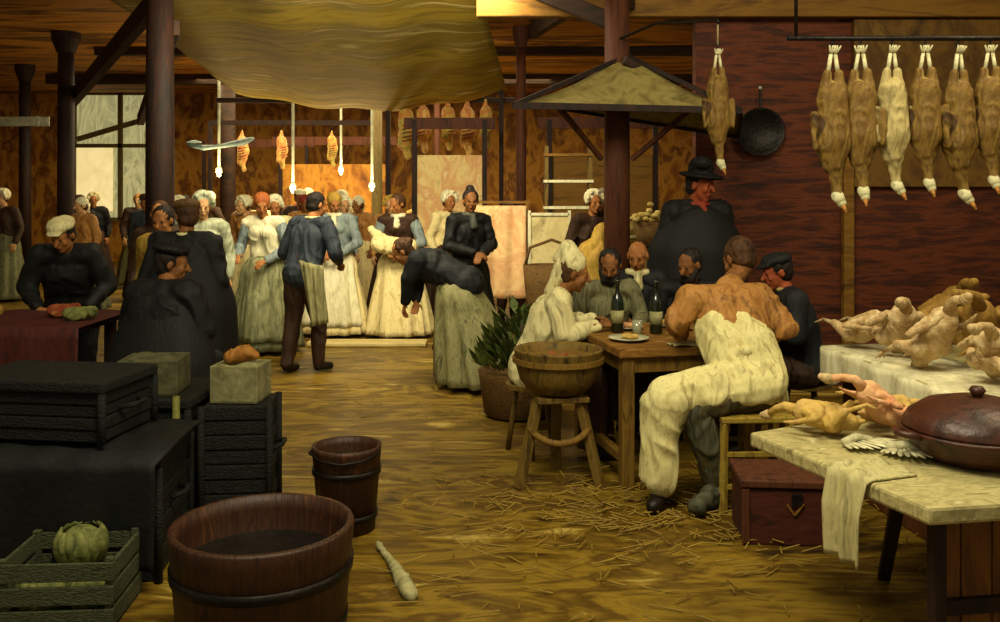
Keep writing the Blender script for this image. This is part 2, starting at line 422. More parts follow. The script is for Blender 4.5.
def seat(x, y, face, sh=.48, lean=15, arms=None, headyaw=0, headpitch=-15, h=1.66, tuck=0):
    s = h/1.70; a = R(face); F = V((math.cos(a), math.sin(a), 0)); S = V((math.sin(a), -math.cos(a), 0)); Z = V((0, 0, 1))
    base = V((x, y, 0)); pz = sh/s+.10
    def P(l): return base + (S*l[0] + F*l[1] + Z*l[2])*s
    def U(l):
        p = V(l); q = Matrix.Rotation(-R(lean), 3, 'X') @ p
        return P(q + V((0, 0, pz)))
    J = dict(pelvis=P((0, 0, pz)), waist=U((0, 0, .17)), chest=U((0, 0, .36)), neck=U((0, 0, .54)), head=U((0, .03, .675)),
             shR=U((.175, 0, .48)), shL=U((-.175, 0, .48)), hpR=P((.09, .02, pz-.02)), hpL=P((-.09, .02, pz-.02)),
             knR=P((.14, .42, pz)), knL=P((-.14, .42, pz)), anR=P((.14, .42-tuck, .08)), anL=P((-.14, .40-tuck, .08)),
             toR=P((.15, .56-tuck, .035)), toL=P((-.15, .54-tuck, .035)))
    ar = arms or ((.26, .12, pz+.26), (.15, .36, pz+.22), (-.26, .12, pz+.26), (-.15, .36, pz+.22))
    for k, l in zip(('elR', 'wrR', 'elL', 'wrL'), ar): J[k] = P(l)
    hy = a + R(headyaw)
    J['hf'] = V((math.cos(hy)*math.cos(R(headpitch)), math.sin(hy)*math.cos(R(headpitch)), math.sin(R(headpitch))))
    J['s'] = s; J['F'] = F; J['S'] = S
    return J

def hand(mb, wr, el, s, side, inward, curl=.5, hdir=None):
    d = (hdir.normalized() if hdir is not None else (wr-el).normalized()); inward = inward - d*inward.dot(d)
    if inward.length < .05: inward = V((0, 0, 1)) - d*d.z
    inward.normalize(); across = d.cross(inward).normalized()       # across the palm
    if across.dot(V((0, 0, 1)))*1 < 0: across = -across             # thumb side up
    for t in (-1, -.33, .33, 1):
        mb.cap(wr + d*.01*s, wr + d*.085*s + across*t*.03*s, .017*s, .0125*s)
    lens = [(1, .062, .9), (.33, .074, 1), (-.33, .07, 1), (-1, .055, .85)]
    for t, L_, q in lens:
        p0 = wr + d*.088*s + across*t*.031*s
        d1 = (d*math.cos(curl) + inward*math.sin(curl)).normalized()
        d2 = (d*math.cos(curl*2.1) + inward*math.sin(curl*2.1)).normalized()
        p1 = p0 + d1*L_*.55*s; p2 = p1 + d2*L_*.5*s
        mb.cap(p0, p1, .0098*s, .0088*s); mb.cap(p1, p2, .0088*s, .0075*s)
    t0 = wr + d*.03*s + across*.022*s; t1 = t0 + (d*.6 + across*.8).normalized()*.045*s; t2 = t1 + (d*.85 + across*.3 + inward*.4).normalized()*.035*s
    mb.cap(t0, t1, .0125*s, .0105*s); mb.cap(t1, t2, .0105*s, .0085*s)

def person(label, J, group=None, skin='a', top=None, bottom=None, skirt=None, apron=None, hair=None, hat=None, hatcol=None,
           scarf=None, beard=None, vox=.009, bulk=1.0, cloak=None, hem=.36, hemoff=(0, 0), shoes=True, toplow=True, bust=False, collar=None, bun=False, nofold=False, sleeve=None, bun_up=False, clen=.1):
    s = J['s']; g = J['pelvis']; root = thing('person', label, 'person', (g.x, g.y, 0), 0, group)
    O = V((g.x, g.y, 0)); fine = vox <= .008
    S = (J['shR']-J['shL']).normalized()
    hs, hf, hu, HM = fr3(J['hf']); Hd = J['head']
    def H(a, b, c): return Hd + (hs*a + hf*b + hu*c)*s
    # ---- continuous body
    b = MB()
    b.ball(H(0, -.008, .035), (.073*s, .092*s, .083*s), HM); b.ball(H(0, .022, -.035), (.058*s, .066*s, .078*s), HM)
    b.ball(H(0, .055, -.092), (.026*s, .024*s, .02*s), HM)
    b.cap(H(0, .088, .018), H(0, .113, -.022), .010*s, .015*s)
    b.ball(H(0, .074, .034), (.048*s, .018*s, .013*s), HM)
    b.ball(H(0, .084, -.055), (.024*s, .012*s, .010*s), HM)
    for q in (-1, 1):
        b.ball(H(q*.076, -.005, 0), (.012*s, .02*s, .033*s), HM); b.ball(H(q*.036, .066, -.022), (.022*s, .018*s, .024*s), HM)
        b.ball(H(q*.031, .078, .012), .013*s)
    b.cap(J['neck'], H(0, -.018, -.06), .056*s, .05*s)
    for o_ in (-.055, .055):
        for p, q, r1, r2 in (('pelvis', 'waist', .11, .095), ('waist', 'chest', .095, .105)):
            b.cap(J[p]+S*o_*s, J[q]+S*o_*s, r1*s*.96, r2*s*.96)
    b.cap(J['shR'], J['shL'], .06*s, .06*s); b.cap(J['chest'], J['neck'], .10*s, .055*s)
    for k in 'RL':
        b.cap(J['sh'+k], J['el'+k], .052*s, .041*s); b.cap(J['el'+k], J['wr'+k], .041*s, .027*s)
        b.cap(J['hp'+k], J['kn'+k], .085*s, .058*s); b.cap(J['kn'+k], J['an'+k], .058*s, .038*s); b.cap(J['an'+k]-V((0, 0, .02*s)), J['to'+k], .035*s, .028*s)
        inw = (J['shL']-J['shR']) if k == 'R' else (J['shR']-J['shL'])
        hand(b, J['wr'+k], J['el'+k], s, k, inw*.6 - V((0, 0, 1))*.5, J.get('curl', .5), J.get('hd'+k))
    eyes = [(H(q*.031, .089, .012), .0095*s, 1) for q in (-1, 1)] + [(H(q*.010, .096, -.055), .0085*s, 2) for q in (-1, 0, 1)]
    b.build('body', [skinm(skin), EYE, LIP], root, remesh=min(vox, .0085), smo=3, origin=O, eyes=eyes)
    # ---- clothes
    if bottom:
        t = MB()
        t.cap(J['pelvis']+S*.05*s, J['pelvis']-S*.05*s, .125*s)
        t.cap(J['pelvis'], J['waist'], .125*s, .115*s)
        for k in 'RL':
            t.cap(J['hp'+k], J['kn'+k], .102*s*bulk, .078*s); t.cap(J['kn'+k], J['an'+k]+V((0, 0, .02)), .078*s, .062*s)
        t.build('trousers', bottom, root, remesh=vox*1.1, smo=4, folds=.008, origin=O)
    if top:
        t = MB(); bk = bulk
        for o_ in (-.055, .055):
            t.cap(J['pelvis']*.6+J['waist']*.4+S*o_*s, J['waist']+S*o_*s, .118*s*bk, .11*s*bk); t.cap(J['waist']+S*o_*s, J['chest']+S*o_*s, .11*s*bk, .122*s*bk)
        if toplow and (not skirt or toplow == 'force'): t.cap(J['pelvis']+S*.05*s, J['pelvis']-S*.05*s, .132*s*bk)
        t.cap(J['shR'], J['shL'], .076*s*bk); t.cap(J['chest'], J['chest']*.4+J['neck']*.6, .118*s*bk, .085*s*bk)
        if bust:
            fw = J['F']*.06*s
            for o_ in (-.06, .06): t.ball(J['chest']+S*o_*s+fw*1.2+V((0, 0, .02)), .075*s)
        ts = t
        if sleeve is not None: ts = MB()
        for k in 'RL':
            ts.cap(J['sh'+k], J['el'+k], .072*s*bk, .06*s*bk); ts.cap(J['el'+k], J['wr'+k]*.93+J['el'+k]*.07, .06*s*bk, .042*s)
        t.build('bodice' if skirt else 'jacket', top, root, remesh=vox*1.1, smo=4, folds=.010, origin=O)
        if sleeve is not None: ts.build('sleeves', sleeve, root, remesh=vox*1.1, smo=4, folds=.008, origin=O)
    F = J['F']; Sd = J['S']
    if skirt:
        W0 = J['waist']*.75+J['pelvis']*.25; base = V((g.x, g.y, .05)) + F*hemoff[1] + Sd*hemoff[0]
        ph = random.random()*6; nf = random.choice((9, 10, 11))
        def sk(th, t, off=0):
            c = W0.lerp(base, t); e = t**.62
            rx = (.135*s + (hem-.135*s)*e); ry = (.12*s + (hem*.92-.12*s)*e)
            if t < .3: rx += .03*math.sin(t/.3*math.pi)
            w_ = 1 + (.03+.07*t)*math.sin(nf*th+ph+2.2*math.sin(th*2+t)) + .03*t*math.sin(23*th+ph*2)
            return c + (Sd*math.cos(th)*rx + F*math.sin(th)*ry)*w_*(1+off)
        rings = 16; n = 72; vs = []; fs = []
        for i in range(rings+1):
            for k in range(n): vs.append(sk(2*math.pi*k/n, i/rings))
        for i in range(rings):
            for k in range(n):
                a = i*n+k; c = i*n+(k+1) % n; fs.append((a, a+n, c+n, c))
        fs.append(tuple(range(n))); fs.append(tuple(range(rings*n+n-1, rings*n-1, -1)))
        MB().add(vs, fs).build('skirt', skirt, root, smooth=True, origin=O)
        if apron:
            def ap(u, v): return sk(math.pi/2 + (u-.5)*2.3, .02+.88*v, .045)
            MB().sheet(ap, 40, 14, .008).build('apron', apron, root, smooth=True, origin=O)
    elif apron == None: pass
    if cloak:
        def ck(th, t):
            c = J['neck'].lerp(J['pelvis']+V((0, 0, -clen)), t); rx = s*(.10+.24*min(1, t*2.2)**.55 + .05*t); ry = s*(.09+.15*min(1, t*2)**.7+.05*t)
            return c + (Sd*math.cos(th)*rx+F*math.sin(th)*ry)*(1+.04*t*math.sin(8*th+1)) + V((0, 0, -.03*t))
        n = 48; rings = 14; vs = [ck(2*math.pi*k/n, i/rings) for i in range(rings+1) for k in range(n)]; fs = []
        for i in range(rings):
            for k in range(n):
                a = i*n+k; c = i*n+(k+1) % n; fs.append((a, a+n, c+n, c))
        fs.append(tuple(range(n))); fs.append(tuple(range(rings*n+n-1, rings*n-1, -1)))
        MB().add(vs, fs).build('cloak', cloak, root, smooth=True, origin=O)
    if scarf:
        t = MB()
        for k in range(12):
            a = 2*math.pi*k/12; t.cap(J['neck']+(S*math.cos(a)*.075+F*math.sin(a)*.07)*s, J['neck']+(S*math.cos(a+.52)*.075+F*math.sin(a+.52)*.07)*s, .024*s)
        t.cap(J['neck']+F*.08*s, J['chest']+F*.125*s+V((0, 0, .06))*s, .026*s, .04*s)
        t.build('neckerchief', scarf, root, remesh=max(vox, .01), folds=.006, ffreq=20, origin=O)
    if hair:
        t = MB(); t.ball(H(0, -.026, .04), (.084*s, .092*s, .09*s), HM); t.ball(H(0, -.045, -.01), (.072*s, .065*s, .07*s), HM)
        if bun: t.ball(H(0, -.10 if not bun_up else -.05, .05 if not bun_up else .13), (.045*s, .04*s, .04*s), HM)
        t.build('hair', hair, root, remesh=.008, smo=2, folds=.005, ffreq=30, origin=O)
    if beard:
        t = MB(); t.ball(H(0, .05, -.085), (.055*s, .045*s, .05*s), HM)
        for q in (-1, 1): t.cap(H(q*.062, .02, -.03), H(q*.035, .06, -.09), .022*s, .03*s)
        t.cap(H(-.02, .098, -.04), H(.02, .098, -.04), .009*s)
        t.build('beard', beard, root, remesh=.007, smo=2, folds=.005, ffreq=30, origin=O)
    if hat:
        hc = hatcol; t = MB()
        if hat == 'cap':
            t.ball(H(0, -.015, .088), (.098*s, .108*s, .05*s), HM); t.ball(H(0, .075, .066), (.066*s, .055*s, .012*s), HM)
        elif hat == 'beret':
            t.ball(H(0, -.02, .098), (.115*s, .12*s, .042*s), HM); t.ball(H(0, -.02, .118), (.02*s, .02*s, .035*s), HM)
        elif hat == 'bonnet':
            t.ball(H(0, -.035, .055), (.10*s, .098*s, .10*s), HM)
            for k in range(11):
                a = math.pi*k/10; t.ball(H(.095*math.cos(a), .022+.012*math.sin(k*2.4), .02+.115*math.sin(a)), .026*s)
        elif hat == 'kerchief':
            t.ball(H(0, -.025, .05), (.09*s, .10*s, .092*s), HM); t.cap(H(0, -.1, -.01), H(.02, -.13, -.1), .04*s, .022*s)
        elif hat == 'felt':
            t.ball(H(0, -.01, .13), (.085*s, .095*s, .085*s), HM); t.ball(H(0, 0, .075), (.16*s, .17*s, .022*s), HM)
            t.ball(H(.05, .03, .17), (.07*s, .06*s, .045*s), HM)
        elif hat == 'tallcap':
            t.cap(H(0, -.02, .07), H(-.02, -.07, .16), .09*s, .055*s); t.cap(H(-.02, -.07, .16), H(-.03, -.13, .08), .05*s, .03*s)
            t.cap(H(0, -.07, .02), H(0, -.13, -.14), .07*s, .035*s)
        t.build('hat' if hat in ('felt',) else ('bonnet' if hat in ('bonnet', 'kerchief') else 'cap'), hc, root, remesh=.009, smo=3, folds=.005, ffreq=20, origin=O)
    if collar:
        t = MB()
        for k in range(10):
            a = 2*math.pi*k/10; t.cap(J['neck']+(S*math.cos(a)*.07+F*math.sin(a)*.066)*s+V((0, 0, .01)), J['neck']+(S*math.cos(a+.63)*.07+F*math.sin(a+.63)*.066)*s+V((0, 0, .01)), .016*s)
        t.build('collar', collar, root, remesh=.009, origin=O)
    if shoes:
        for k in 'RL':
            MB().cap(J['an'+k]-V((0, 0, .025*s)), J['to'+k]+V((0, 0, .003)), .047*s, .038*s).build('shoe', M_['shoe'], root, remesh=.01, origin=O)
    return root
def cm(key, *cols, **k):
    k.setdefault('scale', 9); k.setdefault('stretch', (1.6, 1.6, .5)); sc = k.pop('scale'); st = k.pop('stretch')
    return paint(key, list(cols), sc, st, **k)
HBLK = cm('hair_black', (14,9,6), (34,22,14)); HBRN = cm('hair_brown', (40,22,8), (84,52,20)); HGRY = cm('hair_grey', (80,66,40), (130,112,74))
NAVY = cm('navy_wool', (18,22,26), (44,52,60), (32,38,44)); DKBL = cm('blue_black_wool', (8,10,11), (21,24,25), (13,16,17))
WHT = cm('white_linen', (150,140,92), (214,204,150), (184,172,118)); CRM = cm('cream_linen', (176,156,96), (232,216,154), (206,186,122))
BRWHT = cm('bright_white_linen', (190,182,140), (236,230,190)); OLV = cm('olive_grey_skirt', (70,70,40), (136,132,86), (100,98,60))
GRN = cm('green_grey_skirt', (44,50,32), (112,112,74), (76,78,50)); BLUE = cm('blue_grey_cotton', (74,88,92), (132,144,138), (100,112,112))
OCH = cm('ochre_shirt', (100,62,22), (170,120,58), (136,88,36)); DBR = cm('dark_brown_wool', (26,16,8), (58,36,18), (40,24,12))
BLKC = cm('black_wool', (5,6,5), (13,13,11), (8,9,8)); GRYB = cm('grey_boot', (30,30,20), (74,74,52), (50,50,34)); RED = cm('dull_red_scarf', (96,26,12), (140,50,26))
YEL = cm('yellow_ochre_cloth', (130,98,28), (184,150,60))

# ---- 1 the man in the white apron, seen from behind, seated on the square stool
J = dict(pelvis=V((1.36,5.08,.64)), waist=V((1.33,5.15,.83)), chest=V((1.29,5.25,1.02)), neck=V((1.35,5.36,1.18)), head=V((1.41,5.46,1.29)),
         shR=V((1.48,5.27,1.09)), elR=V((1.60,5.18,.92)), wrR=V((1.42,5.42,.855)), shL=V((1.08,5.22,1.08)), elL=V((.99,5.20,.86+.10)), wrL=V((1.06,5.40,.855)),
         hpR=V((1.42,5.02,.62)), hpL=V((1.27,5.02,.62)), knL=V((.88,4.92,.58)), anL=V((.87,4.97,.10)), toL=V((.80,4.84,.04)),
         knR=V((1.03,4.90,.55)), anR=V((1.15,4.93,.12)), toR=V((1.04,4.82,.04)), hf=V((-.45,.8,-.42)), s=1.02, F=V((-.35,.94,0)), S=V((.94,.35,0)), curl=.3,
         hdR=V((-.5,.85,-.05)), hdL=V((.1,.95,-.05)))
p1 = person('man in ochre shirt and white apron seated with his back turned on the square stool', J, skin='b', top=OCH, bottom=cm('dark_olive_trousers', (40,34,16), (74,64,34)), hair=HBRN, vox=.008, toplow=False, shoes=True, bulk=1.12)
O1 = V((1.36, 5.08, 0)); AW = cm('apron_white2', (150,136,82), (214,204,142), (188,174,112))
t = MB()   # apron skirt lying over both thighs and falling in front of the shins

for o_ in (-.07, .07): t.cap(V((1.36+o_,5.07,.68)), V((1.32+o_,5.14,.84)), .142, .137); t.cap(V((1.32+o_,5.14,.84)), V((1.27+o_,5.18,.93)), .137, .12)
t.cap(V((1.42,5.0,.66)), V((1.0,4.92,.60)), .125, .10); t.cap(V((1.28,5.0,.66)), V((.88,4.9,.61)), .125, .10)
t.cap(V((.87,4.90,.60)), V((.86,4.92,.16)), .09, .085); t.cap(V((.80,4.90,.58)), V((.80,4.93,.18)), .05, .05); t.cap(V((.93,4.88,.60)), V((.93,4.90,.50)), .08, .07)
t.cap(V((1.48,5.06,.62)), V((1.5,5.06,.56)), .08, .08)
t.build('apron', AW, p1, remesh=.010, smo=4, folds=.012, ffreq=8, origin=O1)
t = MB(); t.cap(V((1.03,4.90,.55)), V((1.10,4.90,.34)), .082, .075); t.cap(V((1.10,4.90,.34)), V((1.15,4.93,.13)), .07, .055); t.cap(V((1.15,4.92,.10)), V((1.02,4.80,.055)), .056, .045)
t.build('boot', GRYB, p1, remesh=.009, folds=.008, ffreq=16, origin=O1)
t = MB(); t.path([(1.17,5.09,.86), (1.2,5.04,.84), (1.34,5.0,.83), (1.47,5.05,.84), (1.49,5.13,.86)], .012, 8); t.ball((1.33,4.995,.83), .028)
t.cap((1.33,4.99,.82), (1.30,4.97,.70), .012, .009); t.cap((1.34,4.99,.82), (1.37,4.97,.72), .012, .009)
t.build('apron_string', WHT, p1, smooth=True, origin=O1)

# ---- 2 young man in black jacket at the right of the table
J = seat(1.98, 6.0, 178, sh=.46, lean=14, headyaw=8, headpitch=-14, arms=((.24,.16,.85), (.10,.38,.88), (-.25,.14,.84), (-.12,.36,.88)), h=1.6)
person('ruddy young man in black jacket seated at the right end of the table, facing left', J, skin='red', top=DKBL, bottom=DBR, hair=HBLK, hat='cap', hatcol=BLKC, collar=cm('pale_collar', (130,112,60), (180,160,100)), vox=.008, bulk=1.2)
# ---- 3 worker in white blouse, left of table
J = seat(.20, 5.98, -2, sh=.46, lean=22, headyaw=0, headpitch=-12, arms=((.22,.22,.82), (.12,.44,.86), (-.22,.2,.84), (-.10,.42,.87)), h=1.66)
person('worker in white blouse and tall white cap leaning on the left end of the table', J, skin='b', top=WHT, bottom=DBR, hair=HBRN, hat='tallcap', hatcol=WHT, vox=.008, bulk=1.15)
# ---- 4 three behind the table
J = seat(.74, 6.62, -80, sh=.46, lean=12, headyaw=-20, headpitch=-22, h=1.6)
person('brown-faced diner in dark waistcoat behind the table, half hidden by the centre column', J, group='people behind the table', skin='b', top=cm('striped_waistcoat', (20,22,16), (120,116,80), (34,34,24), stretch=(3,3,.2)), bottom=DBR, hair=HBLK, beard=HBLK, vox=.009)
J = seat(1.03, 6.98, -95, sh=.50, lean=12, headyaw=-15, headpitch=-20, h=1.6)
person('bald diner in blue black jacket with white flowered neckerchief behind the table', J, group='people behind the table', skin='a', top=DKBL, bottom=DBR, scarf=WHT, vox=.009)
J = seat(1.36, 6.66, -100, sh=.46, lean=12, headyaw=-35, headpitch=-20, h=1.6)
person('bearded diner in dark brown coat with his head lowered behind the table', J, group='people behind the table', skin='b', top=BLKC, bottom=DBR, hair=HBLK, beard=HBLK, vox=.009)
# ---- 5 big dark standing figure
J = stand(1.56, 7.35, -78, h=1.86, lean=3, headyaw=35, headpitch=-8)
person('large standing figure in black cloak and black hat behind the diners', J, skin='red', top=BLKC, bottom=BLKC, cloak=BLKC, hair=HBLK, hat='felt', hatcol=BLKC, scarf=RED, vox=.01, bulk=1.3)
# ---- 6 person near column
J = stand(.98, 10.0, -70, h=1.68, lean=5)
person('woman in dark coat and white bonnet standing left of the centre column', J, skin='a', top=DBR, skirt=YEL, hat='bonnet', hatcol=BRWHT, vox=.012, hem=.34)
# ---- 7 man in navy jacket from behind
J = stand(-1.84, 8.62, 62, h=1.70, lean=16, stride=.09, headyaw=-25, headpitch=-12, arms=((.30,.10,1.12), (.20,.30,1.02), (-.28,.06,1.10), (-.16,.28,1.00)))
p7 = person('man in navy jacket and dark trousers with his back turned, pale apron at his hip', J, skin='a', top=NAVY, bottom=DBR, hair=HBLK, collar=WHT, vox=.008, bulk=1.12)
def fl(u, v):
    return V((-1.62+.12*u-.02*v, 8.50-.10*math.sin(u*3.1)-.02*math.sin(v*6), 1.02-.50*v+.05*u*v))
MB().sheet(lambda u, v: V((-1.83+.20*u*(1-.35*v)+.12*v, 8.43+.10*u*u+.02*math.sin(u*16+v*3)-.02*v, 1.06-.60*v+.08*u*v-.06*u)), 18, 12, .01).build('apron', cm('pale_apron', (96,92,58), (150,144,96)), p7, smooth=True, origin=V((-1.84, 8.62, 0)))
# ---- 8 bending woman
J = stand(-.30, 8.12, 170, h=1.62, lean=62, headpitch=-35, headyaw=12, arms=((.20,.50,.98), (.10,.50,.74), (-.20,.48,.98), (-.10,.55,.74)))
person('woman in black bodice and olive grey skirt bending far over to the left', J, skin='a', top=DKBL, skirt=OLV, hair=HBRN, bun=True, vox=.008, hem=.45, hemoff=(.0, -.16), bust=True, bulk=1.25, toplow='force')
J = stand(-.34, 9.6, -60, h=1.70, lean=4, headyaw=-20, arms=((.26,.06,1.13), (.04,.24,1.06), (-.26,.06,1.13), (-.04,.24,1.04)))
person('woman in dark shawl standing right behind the bending woman', J, skin='b', top=BLKC, skirt=BLKC, scarf=cm('dark_shawl', (20,22,20), (70,72,62), (34,34,28)), hair=HBLK, bun=True, bun_up=True, vox=.010, hem=.34)
# ---- 9 women in white skirts
J = stand(-1.92, 10.8, -88, h=1.66, lean=6, headyaw=20, headpitch=-20, arms=((.27,.05,1.12), (.12,.26,1.02), (-.27,.05,1.12), (-.10,.26,1.00)))
person('woman in blue grey bodice and full cream skirt, left one of the pair', J, group='women in cream skirts', skin='a', top=BLUE, skirt=CRM, apron=BRWHT, hair=HBRN, hat='kerchief', hatcol=YEL, scarf=BRWHT, vox=.010, hem=.38, bust=True)
J = stand(-1.16, 10.72, -95, h=1.66, lean=10, headyaw=-35, headpitch=-22, arms=((.28,.06,1.14), (.10,.30,1.05), (-.28,.08,1.12), (-.10,.30,1.05)))
p9 = person('woman in blue sleeves and full cream skirt hugging a linen bundle', J, group='women in cream skirts', skin='a', top=DBR, sleeve=BLUE, skirt=CRM, hair=HBRN, vox=.010, hem=.385, scarf=BRWHT, bust=True)
t = MB(); t.cap((-1.36,10.42,1.10), (-1.04,10.38,1.04), .10, .12); t.cap((-1.34,10.42,1.14), (-1.46,10.44,1.26), .07, .04)
tag(t.build('linen_bundle', CRM, remesh=.012, folds=.012, origin=V((-1.3, 10.4, 1.0))), 'cream linen bundle held by the woman in blue sleeves', 'bundle')
# ---- 10 woman left of the navy man
J = stand(-2.46, 9.75, -100, h=1.66, lean=8, headyaw=25, headpitch=-18, arms=((.28,.04,1.12), (.2,.28,1.05), (-.28,.04,1.12), (-.12,.28,1.0)))
person('woman in white blouse and green grey skirt left of the navy man', J, skin='a', top=BRWHT, sleeve=BLUE, skirt=GRN, apron=cm('greenish_apron', (84,86,56), (150,150,106)), hair=HBRN, hat='kerchief', hatcol=cm('rust_scarf', (120,60,20), (170,96,40)), vox=.010, hem=.38, bust=True)
J = stand(-2.66, 10.95, -80, h=1.62, lean=6, headpitch=-18)
person('woman with white ruffled bonnet and pale apron just behind the navy man', J, skin='a', top=WHT, skirt=GRN, apron=WHT, hair=HBRN, hat='bonnet', hatcol=BRWHT, vox=.012, hem=.34)
# ---- 11
J = stand(-2.80, 8.7, -70, h=1.66, lean=4, headpitch=-12)
person('woman in big greyish white bonnet right behind the dark overcoat', J, skin='c', top=cm('greyish_white', (120,124,96), (180,184,152)), skirt=GRN, hair=HGRY, hat='bonnet', hatcol=cm('greyish_white', (0,0,0)), vox=.010, hem=.32)
# ---- 12 dark overcoat
J = stand(-2.2, 6.45, 95, h=1.62, lean=3, headyaw=30, headpitch=-6)
person('tall figure in long black overcoat and brown cap, standing with back turned at the left', J, skin='b', top=BLKC, bottom=BLKC, cloak=BLKC, clen=.5, hair=HBRN, hat='cap', hatcol=cm('brown_cap', (70,48,20), (110,80,40)), vox=.009, bulk=1.25, collar=WHT)
# ---- 13 dark seated
J = seat(-2.08, 5.58, 75, sh=.50, lean=12, headyaw=-60, headpitch=-10)
person('figure in black hunched on a low seat in front of the tall overcoat', J, skin='b', top=BLKC, bottom=BLKC, cloak=BLKC, clen=.4, hair=HBLK, hat='beret', hatcol=BLKC, vox=.009, bulk=1.3)
# ---- 14 worker behind red table
J = stand(-3.12, 6.75, -75, h=1.60, lean=32, headpitch=-28, headyaw=-20, arms=((.28,.22,1.08), (.16,.42,.95), (-.28,.22,1.08), (-.18,.42,.95)))
person('worker in black with a small white cap stooping over the red-draped table', J, skin='a', top=BLKC, bottom=BLKC, hair=HBLK, hat='cap', hatcol=WHT, vox=.009, bulk=1.15)
J = stand(-2.62, 7.35, -95, h=1.58, lean=10, headpitch=-15)
person('worker in yellow ochre smock beside the stooping worker, in front of the thick column', J, skin='a', top=YEL, bottom=DBR, hair=HBLK, scarf=BRWHT, vox=.010)
J = stand(-3.0, 8.2, -80, h=1.6, lean=6)
person('worker in dark clothes with brown hair between the ochre smock and the column', J, skin='a', top=DBR, bottom=BLKC, hair=HBRN, vox=.012)
# ---- crowd at the back
crowd = [
 (-7.6, 14.2, 'bonnet', BRWHT, DBR, GRN, 'far woman in white bonnet left of the dark window column'),
 (-6.7, 14.8, 'cap', DBR, BLKC, None, 'far man in dark cap below the left part of the bright window'),
 (-5.8, 12.9, 'kerchief', BRWHT, OCH, GRN, 'far woman in white kerchief and ochre bodice under the window'),
 (-5.5, 14.4, 'bonnet', WHT, DBR, DBR, 'far woman in cream bonnet and brown dress under the window'),
 (-5.0, 13.2, 'cap', DBR, NAVY, None, 'far man in navy jacket under the right part of the window'),
 (-4.2, 12.2, 'bonnet', BRWHT, BLUE, GRN, 'woman in blue grey bodice and white bonnet just right of the thick column'),
 (-3.7, 13.6, 'kerchief', YEL, OCH, DBR, 'woman in yellow kerchief behind the greyish bonnet'),
 (-3.3, 12.3, 'bonnet', BRWHT, OCH, CRM, 'woman in white bonnet and cream skirt under the blue grey lamp'),
 (-3.0, 13.9, 'cap', BRWHT, DBR, None, 'man in white cap farther behind the green grey skirt'),
 (-2.75, 13.1, 'kerchief', RED, OCH, DBR, 'woman in red kerchief behind the navy man'),
 (-2.35, 14.3, 'bonnet', BRWHT, WHT, CRM, 'far woman all in white between the hanging pipes'),
 (-2.15, 12.3, 'bonnet', BRWHT, BLUE, DBR, 'woman in white bonnet and brown skirt left of the cream pair'),
 (-2.0, 13.5, 'kerchief', BRWHT, OCH, CRM, 'woman in white kerchief seen over the heads of the cream pair'),
 (-1.42, 12.2, 'bonnet', YEL, OCH, DBR, 'woman in yellowish bonnet right behind the cream pair'),
 (-.72, 11.85, 'bonnet', BRWHT, CRM, DBR, 'woman in cream bodice between the cream pair and the bending woman'),
 (.1, 12.0, 'cap', DBR, DBR, None, 'man in brown cap behind the cream display board'),
 (-8.4, 15.6, 'cap', DBR, OCH, None, 'far man in ochre smock at the left picture border'),
 (-7.2, 16.4, 'bonnet', WHT, BLKC, DBR, 'far woman in black dress and cream bonnet between the two left columns'),
 (-6.35, 16.2, 'kerchief', OCH, DBR, GRN, 'far woman in ochre kerchief in front of the window blind'),
 (-5.35, 15.8, 'cap', BLKC, OCH, None, 'far man in black cap and ochre smock below the window awning bar'),
 (-4.75, 15.4, 'bonnet', BRWHT, DBR, DBR, 'far woman in white bonnet between window and thick column'),
 (-3.9, 15.2, 'bonnet', YEL, CRM, CRM, 'far woman in yellow bonnet and cream dress under the gas cross arms'),
 (-3.35, 16.0, 'kerchief', BRWHT, RED, DBR, 'far woman in dull red bodice under the first hanging pipe'),
 (-1.3, 15.3, 'kerchief', BRWHT, YEL, GRN, 'far woman in yellow bodice below the slim grey column'),
 (-.35, 14.9, 'cap', BLKC, DBR, None, 'far man in black cap below the right sides of meat'),
 (1.15, 11.3, 'bonnet', BRWHT, DBR, DBR, 'woman in white bonnet seen under the stall canopy'),
]
for i, (x, y, ht, hc, tp, skt, lab) in enumerate(crowd):
    J = stand(x, y, random.uniform(-140, -40), h=random.uniform(1.56, 1.72), lean=random.uniform(2, 12), headyaw=random.uniform(-30, 30))
    if skt: person(lab, J, group='crowd in the back hall', skin=random.choice('abc'), top=tp, skirt=skt, hat=ht, hatcol=hc, hair=HBRN, vox=.016, hem=.34)
    else: person(lab, J, group='crowd in the back hall', skin=random.choice('ab'), top=tp, bottom=DBR, hat=ht, hatcol=hc, hair=HBLK, vox=.016)

# ================================================================== FURNITURE AND GOODS
# ---- the dining table
u_ = V((.978, .208, 0)); v_ = V((-.208, .978, 0)); C0 = V((.675, 5.2, 0)); rz = math.atan2(.208, .978)
tb = thing('wooden_table', 'heavy brown wooden table at which the people eat', 'table', C0, rz)
TL, TW = .86, 1.0
def top_fn():
    m = MB()
    for k in range(5): m.box((TL/2, TW*(k+.5)/5, .775), (TL, TW/5-.006, .05))
    return m
top_fn().build('tabletop', M_['table'], tb, bevel=.006)
m = MB(); m.box((TL/2, .05, .705), (TL-.10, .025, .09)); m.box((TL/2, TW-.05, .705), (TL-.10, .025, .09)); m.box((.05, TW/2, .705), (.025, TW-.14, .09)); m.box((TL-.05, TW/2, .705), (.025, TW-.14, .09))
m.build('apron_rail', M_['tableleg'], tb, bevel=.003)
for x, y in ((.06, .06), (TL-.06, .06), (.06, TW-.06), (TL-.06, TW-.06)):
    MB().box((x, y, .375), (.075, .075, .75)).build('leg', M_['tableleg'], tb, bevel=.008)
MB().box((.06, TW/2, .16), (.05, TW-.2, .05)).build('stretcher', M_['tableleg'], tb, bevel=.004)
